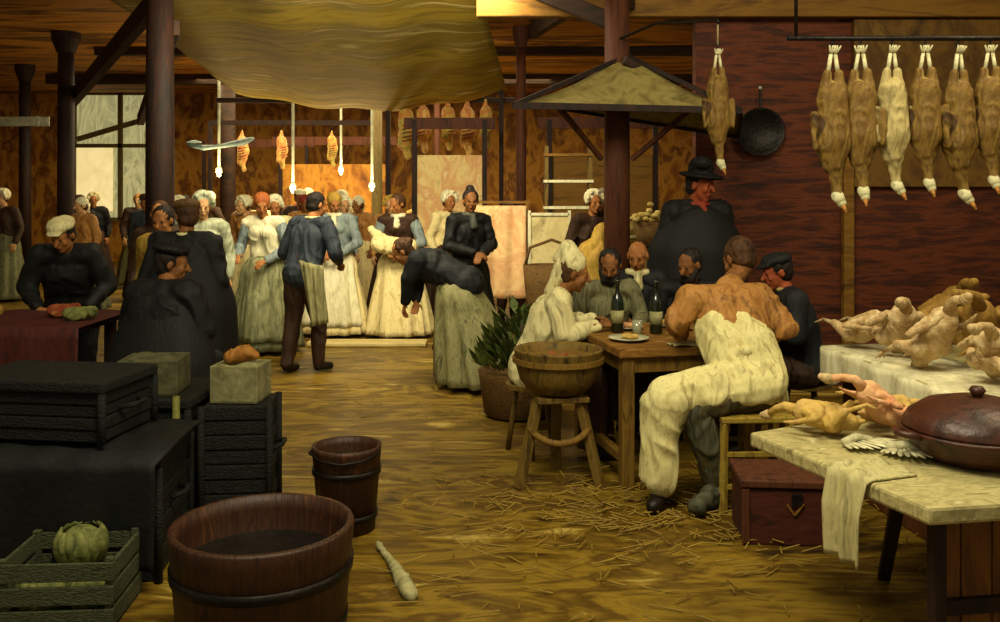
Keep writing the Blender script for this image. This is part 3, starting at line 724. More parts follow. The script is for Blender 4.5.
def tp(a, b, z=.801): q = C0 + u_*a + v_*b; return V((q.x, q.y, z))
# crockery on the table
def plate(p, r, label, food=None):
    t = thing('plate', label, 'plate', p, 0, 'plates on the dining table')
    MB().lathe([(r*.55, 0), (r*.6, .004), (r, .018), (r, .023), (r*.58, .011), (.005, .010)], 28).build('dish', M_['plate'], t, smooth=True)
    if food:
        k = MB()
        for i in range(7): a = i*2.4; k.ball((math.cos(a)*r*.32*(i % 3)/2, math.sin(a)*r*.32*(i % 3)/2, .028), (.028, .022, .016))
        k.build('food', food, t, remesh=.006, smo=2)
plate(tp(.16, .30), .12, 'white plate of food near the front left corner of the table', M_['yolk'])
plate(tp(.30, .74), .11, 'white plate nearest the white-capped worker', M_['pink'])
plate(tp(.60, .80), .11, 'white plate in front of the bearded diner', M_['yolk'])
bt = thing('bottle', 'dark glass wine bottle standing near the middle of the table', 'bottle', tp(.42, .52))
MB().lathe([(.036, 0), (.040, .01), (.040, .19), (.03, .225), (.014, .25), (.014, .315), (.017, .318), (.017, .33), (.012, .332)], 20).build('glass', paint('dark_bottle_glass', [(10,16,8), (26,36,20)], 5, rough=.15, spec=.7, bump=0), bt, smooth=True)
MB().lathe([(.0412, .06), (.0412, .14)], 20).build('bottle_label', M_['paper'], bt, smooth=True)
b2 = copy_tree(bt); b2.location = tp(.20, .62); b2['label'] = 'dark glass wine bottle by the left edge of the table'
for o_ in (bt, b2): o_['group'] = 'bottles on the dining table'
gl = thing('drinking_glass', 'small drinking glass beside the middle bottle', 'glass', tp(.52, .42), 0, 'glasses on the dining table')
MB().lathe([(.022, 0), (.026, .004), (.032, .09), (.030, .09), (.024, .008)], 18).build('tumbler', paint('dull_glass', [(120,120,90), (160,160,130)], 4, rough=.1, spec=.8, bump=0), gl, smooth=True)
g2 = copy_tree(gl); g2.location = tp(.28, .48); g2['label'] = 'small drinking glass between the two bottles'
# white napkin hanging a little over the edge
def nap(u, v):
    q = tp(.33+.36*u, .015+.14*v, .806+.008*math.sin(u*9+v*5)+.008*math.sin(v*11)); return q
tag(MB().sheet(nap, 24, 12, .006).build('napkin', WHT, smooth=True, origin=tp(.45, .15)), 'crumpled white napkin along the front edge of the table', 'napkin')

# ---- square yellow stool under the aproned man
st = thing('square_stool', 'square yellow wooden stool under the man in the white apron', 'stool', (1.35, 5.02, 0), R(3))
MB().box((0, 0, .49), (.40, .34, .03)).build('seat', M_['stool'], st, bevel=.006)
for x in (-.18, .18):
    for y in (-.15, .15): MB().beam((x*1.04, y*1.04, 0), (x, y, .475), .034, .034).build('leg', M_['stool'], st, bevel=.004)
for z in (.14, .31):
    for y in (-.15, .15): MB().beam((-.18, y, z), (.18, y, z), .022, .022).build('rung', M_['stool'], st)
for x in (-.18, .18): MB().beam((x, -.15, .22), (x, .15, .22), .022, .022).build('rung', M_['stool'], st)
# seats of the others
def simple_stool(x, y, h, label):
    t = thing('round_stool', label, 'stool', (x, y, 0), random.random(), 'round stools around the table')
    MB().lathe([(.15, h-.035), (.165, h-.03), (.165, h-.005), (.155, h)], 24).build('seat', M_['stand'], t)
    for k in range(3):
        a = k*2.094; MB().tube((math.cos(a)*.17, math.sin(a)*.17, 0), (math.cos(a)*.10, math.sin(a)*.10, h-.03), .018, .016).build('leg', M_['stand'], t, smooth=True)
simple_stool(1.98, 6.0, .46, 'round stool under the young man in black'); simple_stool(.20, 5.98, .46, 'round stool under the white-capped worker')
simple_stool(.74, 6.62, .46, 'round stool under the brown-faced diner'); simple_stool(1.03, 6.98, .50, 'round stool under the bald diner'); simple_stool(1.36, 6.66, .46, 'round stool under the bearded diner')
simple_stool(-2.08, 5.58, .50, 'round stool under the hunched figure in black')

# ---- wooden bowl on splayed stand in front of the table
sd = thing('tub_stand', 'round wooden chopping tub on a splayed three-legged stand left of the table', 'stand', (.34, 5.40, 0), R(10))
MB().lathe([(.13, .52), (.17, .535), (.225, .60), (.25, .69), (.258, .765), (.262, .775), (.25, .78), (.235, .765), (.222, .70), (.19, .64), (.01, .62)], 36).build('bowl', M_['stand'], sd, smooth=True); _sv = kids(sd)[-1]
MB().lathe([(.262, .70), (.268, .70), (.268, .73), (.262, .73)], 36).build('hoop', M_['tableleg'], _sv)
for k, a in enumerate((R(200), R(320), R(80))):
    MB().beam((math.cos(a)*.27, math.sin(a)*.27, 0), (math.cos(a)*.12, math.sin(a)*.12, .56), .06, .045).build('leg', M_['stand'], sd, bevel=.006)
m = MB(); pts = [(math.cos(R(200+120*i/10))*(.195), math.sin(R(200+120*i/10))*.195, .33-.06*math.sin(math.pi*i/10)) for i in range(11)]
m.path(pts, .02, 8).build('stretcher', M_['tableleg'], sd, smooth=True)
m = MB(); m.box((0, 0, .50), (.3, .3, .03)).build('shelf', M_['stand'], sd, bevel=.005)
t = MB()
for i in range(9): a = i*2.4; r = .035*i**.7; t.ball((math.cos(a)*r, math.sin(a)*r, .70), (.05, .045, .035))
tag(t.build('chopped_meat', M_['redmeat'], remesh=.012, folds=.006, loc=(.34, 5.40, .0)), 'chopped meat lying in the round wooden tub', 'meat', kind='stuff')

# ---- dark crate on the floor at the right
cr = thing('wooden_chest', 'dark red brown wooden chest on the floor under the yellow stool and slab', 'chest', (1.43, 4.58, 0), R(-5))
MB().box((0, 0, .135), (.50, .34, .27)).build('body', M_['crate'], cr, bevel=.008)
MB().box((0, 0, .295), (.53, .37, .035)).build('lid', M_['redwood'], cr, bevel=.006)
for x in (-.24, .24): MB().box((x, -.175, .14), (.035, .012, .26)).build('corner_batten', M_['redwood'], cr, bevel=.002)
MB().box((0, -.176, .22), (.05, .012, .06)).build('latch', M_['iron'], cr, bevel=.002)
m = MB(); m.beam((-.012, -.178, .15), (-.045, -.178, .20), .008, .008); m.beam((-.012, -.178, .15), (.03, -.178, .205), .008, .008); m.build('scratch_mark', M_['ochre'], cr)

# ---- front slab on trestles, right corner
sl = thing('slab_table', 'cream-topped trestle table in the right front corner', 'table', (1.6, 3.6, 0))
poly = [(1.03, 3.82), (1.35, 2.91), (2.25, 3.06), (2.0, 3.7), (1.78, 4.22)]
poly = [(x-1.6, y-3.6) for x, y in poly]
MB().prism(poly, .64, .70).build('tabletop', M_['slab'], sl, bevel=.012)
def leg(a, b, w_=.06): MB().beam(V(a)-V((1.6, 3.6, 0)), V(b)-V((1.6, 3.6, 0)), w_, w_*.7).build('leg', M_['darkwood'], sl, bevel=.005)
leg((1.68,4.05,0), (1.46,3.36,.64), .05); leg((1.44,3.05,0), (1.44,3.05,.64), .06); leg((1.98,3.16,0), (1.98,3.16,.64), .06); leg((1.86,3.9,0), (1.80,3.95,.64), .05)
MB().beam(V((-.16,-.50,.30)), V((.38,-.42,.30)), .03, .05).build('stretcher', M_['darkwood'], sl)
m = MB(); [m.box((-.10+.115*k_, -.47+.016*k_, .34), (.11, .02, .56), R(8)) for k_ in range(6)]; m.build('front_board', paint('orange_brown_planks', [(60,32,8), (120,76,22), (88,50,12)], 4, (2, 2, .5)), sl, bevel=.003)
# cloth draped over the edge
e0, e1 = V((1.205, 3.325, .70)), V((1.285, 3.10, .70)); dr = (e1-e0).normalized(); outn = V((dr.y, -dr.x, 0)); outn = -outn if outn.x > 0 else outn
def drape(u, v):
    b = e0 + dr*(-.02+.20*u)
    L_ = v*.50
    if L_ < .20: q = b - outn*(.20-L_) + V((0, 0, .012+.008*math.sin(u*12)))
    else:
        k = L_-.20; q = b + outn*(.012+.03*min(1, k*8)+.015*math.sin(u*13+k*4)) + V((0, 0, .010-k)) + dr*(-.10*k*(u-.5)+.05*k)
    return q
tag(MB().sheet(drape, 26, 28, .008).build('cloth', M_['cloth'], smooth=True, origin=e0), 'greyish white cloth hanging over the near edge of the slab table', 'cloth')
# heap of poultry pieces on the slab
def blob(name, parts, mat, label, cat, group=None, folds=.006, vx=.008):
    t = MB(); o = V(parts[0][0]); o = V((o.x, o.y, .0))
    for a, b, ra, rb in parts: t.cap(a, b, ra, rb)
    ob = t.build(name, mat, remesh=vx, smo=2, folds=folds, ffreq=22, origin=o); tag(ob, label, cat, group); return ob
def feather_wing(label, loc, rz_):
    t = thing('feathered_wing', label, 'wing', loc, rz_, 'white wings on the slab')
    MB().path([(0, 0, .02), (.07, .02, .03), (.14, 0, .02)], [.016, .02, .012], 10).build('wing_bone', M_['goosehead'], t, smooth=True)
    m = MB()
    for i in range(11):
        b0 = V((.01+.013*i, .005, .016+.001*i)); a = -1.9+.12*i; L_ = .08+.05*math.sin(i*.3)
        m.ball(b0+V((math.cos(a)*L_/2, math.sin(a)*L_/2, .002*(i % 3))), (L_/2, .011, .003), Matrix.Rotation(a, 3, 'Z'), nu=10, nv=5)
    m.build('feathers', M_['goosehead'], t, smooth=True)
feather_wing('white feathered wing nearest the draped cloth on the slab', (1.33, 3.58, .702), R(15))
feather_wing('white feathered wing lying beside the basin on the slab', (1.47, 3.52, .702), R(-25))
# lidded basin
bs = thing('lidded_basin', 'wide glazed red brown basin with domed lid on the slab', 'basin', (1.77, 3.43, .70), R(10)); bs.scale = (1.0, 1.0, .92)
MB().lathe([(.14, 0), (.17, .005), (.225, .05), (.262, .105), (.275, .12), (.268, .13), (.25, .12), (.01, .118)], 40).build('bowl', M_['basin'], bs, smooth=True)
MB().lathe([(.262, .13), (.262, .14), (.24, .18), (.18, .225), (.09, .25), (.004, .255)], 40).build('lid', M_['basin'], bs, smooth=True); _lid = kids(bs)[-1]
MB().lathe([(.012, .25), (.02, .262), (.03, .28), (.02, .295), (.002, .297)], 16).build('lid_knob', M_['basin'], _lid, smooth=True)
for q in (-1, 1): MB().path([(q*.262, -.05, .115), (q*.31, -.035, .125), (q*.325, 0, .125), (q*.31, .035, .125), (q*.262, .05, .115)], .014, 8).build('handle', M_['basin'], bs, smooth=True)

# ---- rear counter with plucked birds
ct = thing('stall_counter', 'long counter with white cloth below the hanging poultry', 'counter', (2.8, 4.6, 0))
MB().prism([(-.94, .78), (-.77, -.85), (.9, -.75), (.9, 1.0)], .74, .80).build('countertop', M_['slab'], ct, bevel=.012)
MB().prism([(-.84, .70), (-.67, -.75), (.8, -.7), (.8, .9)], .0, .74).build('cabinet', paint('counter_side', [(40,16,6), (90,50,14), (66,32,10)], 4, (1, 1, .6)), ct, bevel=.01)
def cl2(u, v):
    y = 5.34-1.5*u; x = 1.865+.17*u/1.0; x = 1.87 + (5.34-y)*.105
    if v < .55: return V((x+.45*(.55-v)/.55, y, .806+.004*math.sin(u*40+v*9)))
    k = (v-.55)/.45; return V((x-.022-.012*math.sin(u*34), y, .80-.16*k*(1+.25*math.sin(u*21))))
tag(MB().sheet(cl2, 60, 14, .006).build('cloth', BRWHT, smooth=True, origin=V((2.0, 4.6, .8))), 'white cloth spread along the edge of the stall counter', 'cloth')
def plucked_bird(mat, label, sc=1.3):
    t = thing('plucked_chicken', label, 'poultry', (0, 0, 0), 0, 'plucked birds on the stall counter')
    m = MB(); m.cap((0, .02, .075), (0, .12, .088), .066, .054); m.cap((0, -.07, .062), (0, .0, .075), .034, .062); m.cap((0, -.07, .062), (0, -.12, .075), .02, .008)
    for q in (-1, 1):
        m.cap((q*.058, .0, .06), (q*.082, -.055, .125), .036, .018)
        m.cap((q*.06, .11, .10), (q*.115, .05, .09), .019, .013); m.cap((q*.115, .05, .09), (q*.085, .155, .055), .013, .009); m.cap((q*.085, .155, .055), (q*.08, .20, .05), .009, .004)
    m.build('body', mat, t, remesh=.0055, smo=2, folds=.0015, ffreq=30)
    for q in (-1, 1):
        k = MB(); k.cap((q*.080, -.052, .123), (q*.070, -.14, .16), .011, .008)
        for f in (-1, 0, 1): k.cap((q*.070, -.14, .16), (q*.070+f*.02, -.175, .155), .006, .003)
        k.build('leg', mat, t, smooth=True)
    nk = MB().path([(0, .16, .09), (.01, .21, .10), (.035, .25, .08), (.05, .29, .045)], [.026, .019, .016, .017], 10).build('neck', mat, t, smooth=True)
    MB().cap((.052, .295, .042), (.062, .32, .035), .022, .015).build('head', mat, nk, smooth=True)
    return t
pbA, pbB = plucked_bird(M_['chickskin'], 'a'), plucked_bird(M_['ochremeat'], 'b')
spots = [(2.02,5.16,200,'A','plucked bird at the far left end of the stall counter',20,1.2), (2.10,4.84,170,'A','pale plucked bird with raised legs, second from the far end of the counter front',38,1.3),
         (2.14,4.50,200,'A','pale plucked bird sitting upright in the middle of the counter front',48,1.3), (2.24,4.20,150,'A','pale plucked bird leaning near the basin lid',35,1.2),
         (2.30,3.95,190,'A','pale plucked bird at the near end of the counter front',30,1.25), (2.42,4.66,150,'B','ochre plucked bird in the second row, above the upright pale bird',40,1.45),
         (2.36,5.02,210,'B','ochre plucked bird in the second row near the far end',35,1.4), (2.52,4.30,220,'B','ochre plucked bird by the right border, second row',35,1.4),
         (2.76,4.86,170,'B','dim ochre plucked bird at the back of the counter',40,1.5), (2.58,5.3,190,'B','dim ochre plucked bird farthest back beside the pilaster',40,1.45)]
used = {}
for x, y, a, k, lab, tilt, sc in spots:
    pr = pbA if k == 'A' else pbB; f = k not in used; used[k] = 1
    place_copy(pr, f, (x, y, .800+.075*math.sin(R(tilt))*sc), (R(tilt), 0, R(a)), lab, sc)
for x, y, a, k, lab, tilt, sc in [(1.36,3.76,60,'Y','yellowish plucked chicken at the pointed end of the slab',0,.95), (1.60,3.90,-70,'Y','yellowish plucked chicken at the back edge of the slab',0,.9), (1.52,3.72,110,'P','pink plucked chicken on top of the heap on the slab',35,.95)]:
    b_ = copy_tree(pbA); b_.location = (x, y, .703 + (.05 if tilt else 0)); b_.rotation_euler = (R(tilt), 0, R(a)); b_.scale = (sc,)*3; b_['label'] = lab; b_['group'] = 'plucked chickens on the slab'
    for c_ in kids(b_):
        if c_.name.startswith(('body', 'leg', 'neck')):
            c_.data = c_.data.copy(); c_.data.materials[0] = M_['yolk'] if k == 'Y' else M_['pink']
hb = MB().path([(.98, 7.5, 2.93), (1.2, 7.1, 2.98), (1.53, 6.5, 2.90), (1.53, 6.48, 2.87)], .012, 8)
tag(hb.build('iron_bracket', M_['iron'], smooth=True, origin=V((.98, 7.5, 2.93))), 'thin iron bracket above the stall canopy carrying the lone goose', 'bracket')
# a rail with hanging geese
rl = thing('hanging_rail', 'dark iron rail from which the right-hand poultry hangs', 'rail', (2.3, 5.0, 2.52))
MB().tube((-.75, 0, 0), (1.3, 0, 0), .014).build('bar', M_['iron'], rl, smooth=True)
for x in (-.7, 1.25): MB().tube((x, 0, 0), (x, 0, .9), .01).build('hanger', M_['iron'], rl, smooth=True)
def goose(mats, key):
    body, headm = mats
    t = thing('hanging_goose', key, 'poultry', (0, 0, 0), 0, 'poultry hanging on the right')
    MB().path([(0, 0, 0), (0, .012, -.02), (0, .0, -.05)], .006, 6).build('hook', M_['iron'], t, smooth=True)
    m = MB()
    m.cap((0, 0, -.26), (0, .0, -.50), .062, .085); m.cap((0, 0, -.50), (0, -.01, -.60), .085, .05)
    for q in (-1, 1):
        m.cap((q*.045, 0, -.30), (q*.03, 0, -.16), .036, .018)
        m.cap((q*.075, 0, -.50), (q*.10, -.01, -.36), .028, .02); m.cap((q*.10, -.01, -.36), (q*.105, -.03, -.52), .02, .012)
    m.cap((0, -.01, -.60), (.012, -.02, -.74), .034, .022)
    m.build('body', body, t, remesh=.008, smo=2, folds=.006, ffreq=20)
    for q in (-1, 1):
        k = MB(); k.cap((q*.028, 0, -.17), (q*.012, 0, -.07), .011, .009)
        for a in (-.5, 0, .5): k.cap((q*.012, 0, -.07), (q*.012+math.sin(a)*.035, -.02, -.03), .006, .004)
        k.build('foot', M_['goosehead'], t, smooth=True)
    MB().cap((.012, -.02, -.75), (.02, -.045, -.785), .03, .022).build('head', headm, t, smooth=True)
    MB().cap((.02, -.055, -.795), (.024, -.075, -.825), .012, .006).build('beak', M_['beak'], t, smooth=True)
    return t
gA, gB = goose((M_['goose'], M_['goosehead']), 'a'), goose((M_['goosewhite'], M_['goosehead']), 'b')
gs = [(1.80, 'A', 1.12, 10, 'ochre plucked goose hanging leftmost on the rail'), (1.95, 'A', 1.08, -20, 'second hanging goose from the left, white head drooping'),
      (2.12, 'B', 1.04, 15, 'brightest pale plucked goose hanging in the middle of the rail'), (2.30, 'A', 1.02, -10, 'ochre hanging goose just right of the brightest one'),
      (2.48, 'A', 1.1, 25, 'fifth hanging goose from the left on the rail'), (2.65, 'A', 1.0, -15, 'hanging goose nearest the right picture border')]
used = {}
for x, k, sc, a, lab in gs:
    pr = gA if k == 'A' else gB; f = k not in used; used[k] = 1
    place_copy(pr, f, (x, 5.0, 2.508), (0, 0, R(a)), lab, sc)
g = copy_tree(gA); g.location = (1.53, 6.5, 2.72); g.scale = (1.0, 1.0, 1.1); g['label'] = 'yellow green plucked goose hanging alone beside the stall canopy'
MB().tube((0, 0, 0), (0, 0, .16), .006).build('cord', M_['rope'], g, smooth=True)

pn = thing('black_pan', 'round black pan hanging on the red brown wall', 'pan', (2.24, 7.99, 2.2))
MB().lathe([(.17, 0), (.20, .05), (.21, .05), (.18, -.01), (.01, -.01)], 28).build('bowl', M_['iron'], pn, smooth=True)
kids(pn)[0].rotation_euler = (R(90), 0, 0)
MB().beam((0, -.02, .18), (0, -.02, .38), .03, .015).build('handle', M_['iron'], pn); MB().ball((0, -.03, .38), .015).build('nail', M_['pipe'], pn)
# ---- back hall: stalls, displays, hanging sides of meat
def side_of_meat(mat):
    t = thing('side_of_meat', 'x', 'meat', (0, 0, 0), 0, 'sides of meat hanging in the back hall')
    m = MB(); m.cap((0, 0, -.12), (0, 0, -.22), .05, .11); m.cap((0, 0, -.22), (.03, 0, -.45), .11, .13); m.cap((.03, 0, -.45), (-.02, 0, -.68), .13, .10); m.cap((-.02, 0, -.68), (.04, 0, -.86), .08, .05)
    m.cap((0, 0, 0), (0, 0, -.12), .025, .05)
    m.build('flesh', mat, t, remesh=.016, folds=.012, ffreq=10)
    k = MB()
    for i in range(5): k.path([(.10, -.10, -.36-.06*i), (.02, -.14, -.38-.06*i), (-.08, -.11, -.40-.06*i)], .010, 6)
    k.build('ribs', M_['redmeat'], kids(t)[0], smooth=True)
    MB().path([(0, 0, .1), (0, .02, .05), (0, 0, 0)], .008, 6).build('hook', M_['iron'], t, smooth=True)
    return t
def railing(x0, x1, y, z, label):
    t = thing('hanging_rail', label, 'rail', ((x0+x1)/2, y, z))
    h = (x1-x0)/2
    MB().beam((-h, 0, 0), (h, 0, 0), .06, .08).build('bar', M_['darkwood'], t)
    for q in (-1, 1): MB().beam((q*(h-.03), 0, -z), (q*(h-.03), 0, 0), .07, .07).build('post', M_['darkwood'], t)
railing(-1.75, .05, 14.2, 3.22, 'dark wooden rail bearing the pale sides of meat above the crowd')
railing(-5.2, -2.2, 16.5, 2.9, 'low dark wooden rail far back behind the lamp')
mA, mB = side_of_meat(paint('yellow_fat_meat', [(120,108,36), (186,172,84), (190,110,50), (214,196,120)], 4)), side_of_meat(M_['meat'])
used = {}
for x, y, z, k, sc, a, lab in [(-1.45,14.2,3.08,'A',1,20,'greenish yellow side of meat hanging leftmost above the crowd'), (-1.18,14.2,3.08,'B',.9,-30,'pale side of meat with red patches, second from left above the crowd'),
        (-.80,14.2,3.08,'A',.85,40,'greenish yellow side of meat hanging third above the crowd'), (-.50,14.2,3.08,'B',.95,0,'pale side of meat with red cut, near the right post of the rail'),
        (-.22,14.2,3.08,'A',.8,15,'small greenish side of meat at the right end of the rail'),
        (-4.6,16.5,2.75,'B',.8,10,'pale side of meat far back, leftmost on the low rail'), (-3.9,16.5,2.75,'B',.75,50,'pale side of meat far back in the middle of the low rail'), (-3.0,16.5,2.75,'A',.7,10,'greenish side of meat far back at the right of the low rail')]:
    pr = mA if k == 'A' else mB; f = k not in used; used[k] = 1
    place_copy(pr, f, (x, y, z), (0, 0, R(a)), lab, sc)

def stall(x, y, w_, label, mat, back=None, h=1.0, goods=None):
    t = thing('market_stall', label, 'stall', (x, y, 0), 0, 'stalls in the back hall')
    MB().box((0, 0, h/2), (w_, .7, h)).build('counter', mat, t, bevel=.01)
    MB().box((0, 0, h+.02), (w_+.06, .76, .04)).build('countertop', M_['board'], t, bevel=.006)
    for q in (-1, 1): MB().box((q*(w_/2-.05), .3, 1.35), (.07, .07, 2.7)).build('post', M_['darkwood'], t)
    MB().box((0, .3, 2.65), (w_+.2, .06, .16)).build('lintel', M_['redwood'], t)
    if back: MB().box((0, .36, 1.6), (w_-.1, .03, 1.2)).build('back_panel', back, t)
    if goods:
        k = MB()
        for i in range(int(w_*9)):
            k.ball((-w_/2+.1+random.random()*(w_-.2), random.uniform(-.25, .2), h+.08+random.random()*.12), (.09, .08, .07))
        k.build('heaped_goods', goods, t, remesh=.02, folds=.01)
stall(-.72, 12.9, 1.1, 'bright cream stall counter with pale goods under the sides of meat', M_['chalk'], M_['chalk'], .95, M_['chalk'])
stall(-5.0, 18.6, 2.2, 'dim ochre stall far back right of the window', M_['ochre'], None, 1.0, M_['flower'])
stall(-3.2, 17.6, 2.2, 'ochre stall far back behind the low rail', M_['ochre'], M_['backwall'], 1.0, M_['meat'])
stall(1.45, 12.8, 1.6, 'ochre stall with shelves seen under the small canopy', M_['ochre'], M_['ochre'], 1.05, M_['flower'])
stall(-10.2, 15.5, 2.4, 'dark red brown stall far left below the dim column', M_['redwall'], None, 1.0, M_['greens'])
# pink and cream display cloth and framed board left of the column
dp = thing('display_rack', 'rack draped with pink and cream cloths left of the framed board', 'rack', (.02, 10.6, 0))
MB().sheet(lambda u, v: V((-.32+.60*u, .02*math.sin(u*18+v)-.10*v, 1.52-1.05*v)), 30, 20, .012).build('drape', paint('pink_cream_drape', [(206,140,84), (232,200,140), (214,160,110), (238,218,160)], 2.5), dp, smooth=True)
for q in (-.33, .29): MB().box((q, .05, .79), (.035, .035, 1.58)).build('post', M_['ochre'], dp)
MB().box((-.02, .05, 1.56), (.70, .03, .03)).build('bar', M_['ochre'], dp)
fb = thing('framed_board', 'upright cream board in a pale frame with an oval basket painted grey', 'board', (.53, 9.95, 0)); fb['label'] = 'upright cream board with pale frame standing right of the pink drape'
MB().box((0, 0, 1.10), (.42, .03, .66)).build('panel', M_['board'], fb)
m = MB(); [m.box((q*.215, -.01, .74), (.03, .04, 1.48)) for q in (-1, 1)]; [m.box((0, -.01, z), (.42, .04, .03)) for z in (.78, 1.44)]; m.build('frame', BRWHT, fb)
ob = thing('oval_basket', 'oval wicker basket in front of the cream board', 'basket', (.52, 9.3, 0))
MB().lathe([(.16, .02), (.22, .3), (.27, .72), (.29, .95), (.275, .95), (.25, .86), (.02, .84)], 28, sq=(1, .7)).build('wicker_body', M_['wicker3'], ob, smooth=True)
m = MB(); m.path([(-.27, 0, .93), (-.22, 0, 1.12), (0, 0, 1.20), (.22, 0, 1.12), (.27, 0, .93)], .016, 8).build('handle', M_['wicker3'], ob, smooth=True)
# shelf with plates under the canopy
sh = thing('wall_shelf', 'pale shelf boards standing under the small canopy', 'shelf', (.78, 10.6, 0))
for q in (-.25, .25): MB().box((q, 0, 1.1), (.04, .2, 2.2)).build('upright', M_['stand'], sh)
for z in (1.5, 1.8, 2.1): MB().box((0, 0, z), (.56, .24, .03)).build('shelf_board', BRWHT if z < 2 else M_['ochre'], sh)
yk = MB(); yk.cap((.90,8.6,.5), (.90,8.6,1.05), .22, .20); yk.cap((.90,8.6,.1), (.90,8.6,.5), .20, .23); yk.cap((.90,8.6,1.05), (.95,8.6,1.32), .14, .07)
tag(yk.build('sack', YEL, remesh=.014, folds=.014, origin=V((.9, 8.6, 0))), 'yellow ochre sack standing behind the white-capped worker', 'sack')
fl_ = thing('flower_basket', 'basket of cream blossoms on a post left of the black cloaked figure', 'basket', (1.34, 8.3, 0))
MB().lathe([(.10, 1.2), (.15, 1.42), (.14, 1.42), (.01, 1.38)], 20).build('wicker_body', M_['wicker3'], fl_, smooth=True)
MB().box((0, 0, .6), (.08, .08, 1.2)).build('post', M_['stand'], fl_, bevel=.004)
k = MB()
for i in range(34): a = i*2.4; r = .03*i**.5; k.ball((math.cos(a)*r, math.sin(a)*r, 1.43+.012*(i % 3)+.16*(1-r/.18)*random.random()), (.032, .032, .022), nu=8, nv=5)
k.build('blossoms', M_['flower'], fl_, smooth=True)
# heap of greens
gb = thing('basket_of_greens', 'basket heaped with dark leafy greens right of the bending woman', 'basket', (.14, 7.0, 0))
MB().lathe([(.20, 0), (.26, .02), (.30, .30), (.31, .34), (.29, .34), (.02, .30)], 28).build('wicker_body', M_['wicker3'], gb, smooth=True)
k = MB()
for i in range(260):
    a = random.random()*6.28; r = .28*random.random()**.5; z = .36+.55*(1-r/.3)*random.random(); dx = V((math.cos(a), math.sin(a), .8+random.random())).normalized()
    p = V((math.cos(a)*r, math.sin(a)*r, z)); q = p+dx*random.uniform(.10, .2); sdv = dx.cross(V((random.random(), random.random(), .2))).normalized()*.035
    nn = dx.cross(sdv).normalized()*.006
    k.add([p, p.lerp(q, .5)+sdv+nn, q, p.lerp(q, .5)-sdv+nn, p.lerp(q, .5)-nn*2], [(0, 1, 4), (1, 2, 4), (2, 3, 4), (3, 0, 4), (0, 3, 2, 1)])
k.build('leaves', M_['greens'], gb)

# ---- left foreground
rt = thing('draped_table', 'table under a dark red cloth at the left edge', 'table', (-3.17, 5.85, 0))
MB().box((0, 0, .86), (1.3, .72, .04)).build('tabletop', M_['darkwood'], rt, bevel=.005)
for x in (-.58, .58):
    for y in (-.3, .3): MB().box((x, y, .42), (.06, .06, .84)).build('leg', M_['darkwood'], rt)
def tc(u, v):
    if v < .45: return V((-.68+1.36*u, -.38+.76*(.45-v)/.45, .888+.004*math.sin(u*30)))
    k = (v-.45)/.55; return V((-.68+1.36*u, -.385-.03*math.sin(u*26)*k-.03*k, .885-.78*k))
MB().sheet(tc, 60, 20, .008).build('tablecloth', M_['redcloth'], rt, smooth=True)
for x, y, mt, lab in [(-3.3, 5.8, M_['ochremeat'], 'ochre lump of dough-like meat at the left of the red-draped table'), (-2.85, 5.9, M_['redmeat'], 'red piece of meat under the stooping worker'), (-2.68, 5.75, M_['cabbage'], 'greenish bunch at the right of the red-draped table')]:
    blob('market_goods', [((x, y, .93), (x+.13, y+.03, .94), .04, .035), ((x+.03, y-.06, .92), (x+.10, y-.03, .93), .025, .03)], mt, lab, 'food', 'goods on the red-draped table')

def hamper(w_, d_, h_, label, loc, rz_, mat, lid=True, slats=8, group='wicker hampers at the left'):
    t = thing('wicker_hamper', label, 'hamper', loc, rz_, group)
    m = MB(); n = slats
    for i in range(n):
        z = h_*(i+.5)/n; off = .012*(i % 2)
        m.box((0, 0, z), (w_-.02+off, d_-.02+off, h_/n*.94))
    m.build('wicker_body', mat, t, bevel=.008)
    if lid: MB().box((0, 0, h_+.025), (w_+.03, d_+.03, .05)).build('lid', mat, t, bevel=.012)
    for x in (-1, 1):
        for y in (-1, 1): MB().tube((x*w_/2, y*d_/2, 0), (x*w_/2, y*d_/2, h_), .018).build('corner_post', mat, t, smooth=True)
    for q in (-1, 1): MB().path([(q*(w_/2), -.08, h_*.6), (q*(w_/2+.05), -.05, h_*.62), (q*(w_/2+.05), .05, h_*.62), (q*(w_/2), .08, h_*.6)], .012, 8).build('handle', mat, t, smooth=True)
    return t
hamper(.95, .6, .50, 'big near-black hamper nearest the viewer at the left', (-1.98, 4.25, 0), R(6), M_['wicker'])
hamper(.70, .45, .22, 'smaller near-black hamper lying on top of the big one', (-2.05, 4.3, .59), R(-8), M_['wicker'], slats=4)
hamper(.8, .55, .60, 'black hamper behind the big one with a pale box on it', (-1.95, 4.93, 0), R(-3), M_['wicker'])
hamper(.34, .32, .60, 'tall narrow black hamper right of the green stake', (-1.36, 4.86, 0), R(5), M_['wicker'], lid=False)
def tray(w_, d_, h_, label, loc, rz_, mat):
    t = thing('pale_box', label, 'box', loc, rz_, 'pale boxes on the hampers')
    m = MB(); th = .014
    m.box((0, 0, .008), (w_, d_, .016))
    for q in (-1, 1): m.box((q*(w_/2-th/2), 0, h_/2), (th, d_, h_)); m.box((0, q*(d_/2-th/2), h_/2), (w_-th*2, th, h_))
    m.build('box_walls', mat, t, bevel=.003)
    MB().sheet(lambda u, v: V(((u-.5)*(w_*.98), (v-.5)*(d_*.95), h_-.01+.015*math.sin(u*7)*math.cos(v*6))), 14, 12, .008).build('cloth_cover', mat, t, smooth=True)
tray(.30, .26, .18, 'dull olive white box on the black hamper at the left', (-1.80, 4.82, .651), R(4), paint('dull_olive_white', [(58,58,36), (92,90,58)], 8))
tray(.25, .22, .19, 'pale greyish box topped with orange scraps on the tall narrow hamper', (-1.36, 4.86, .602), R(-5), paint('greyish_cream_wood', [(96,92,60), (146,140,96)], 8))
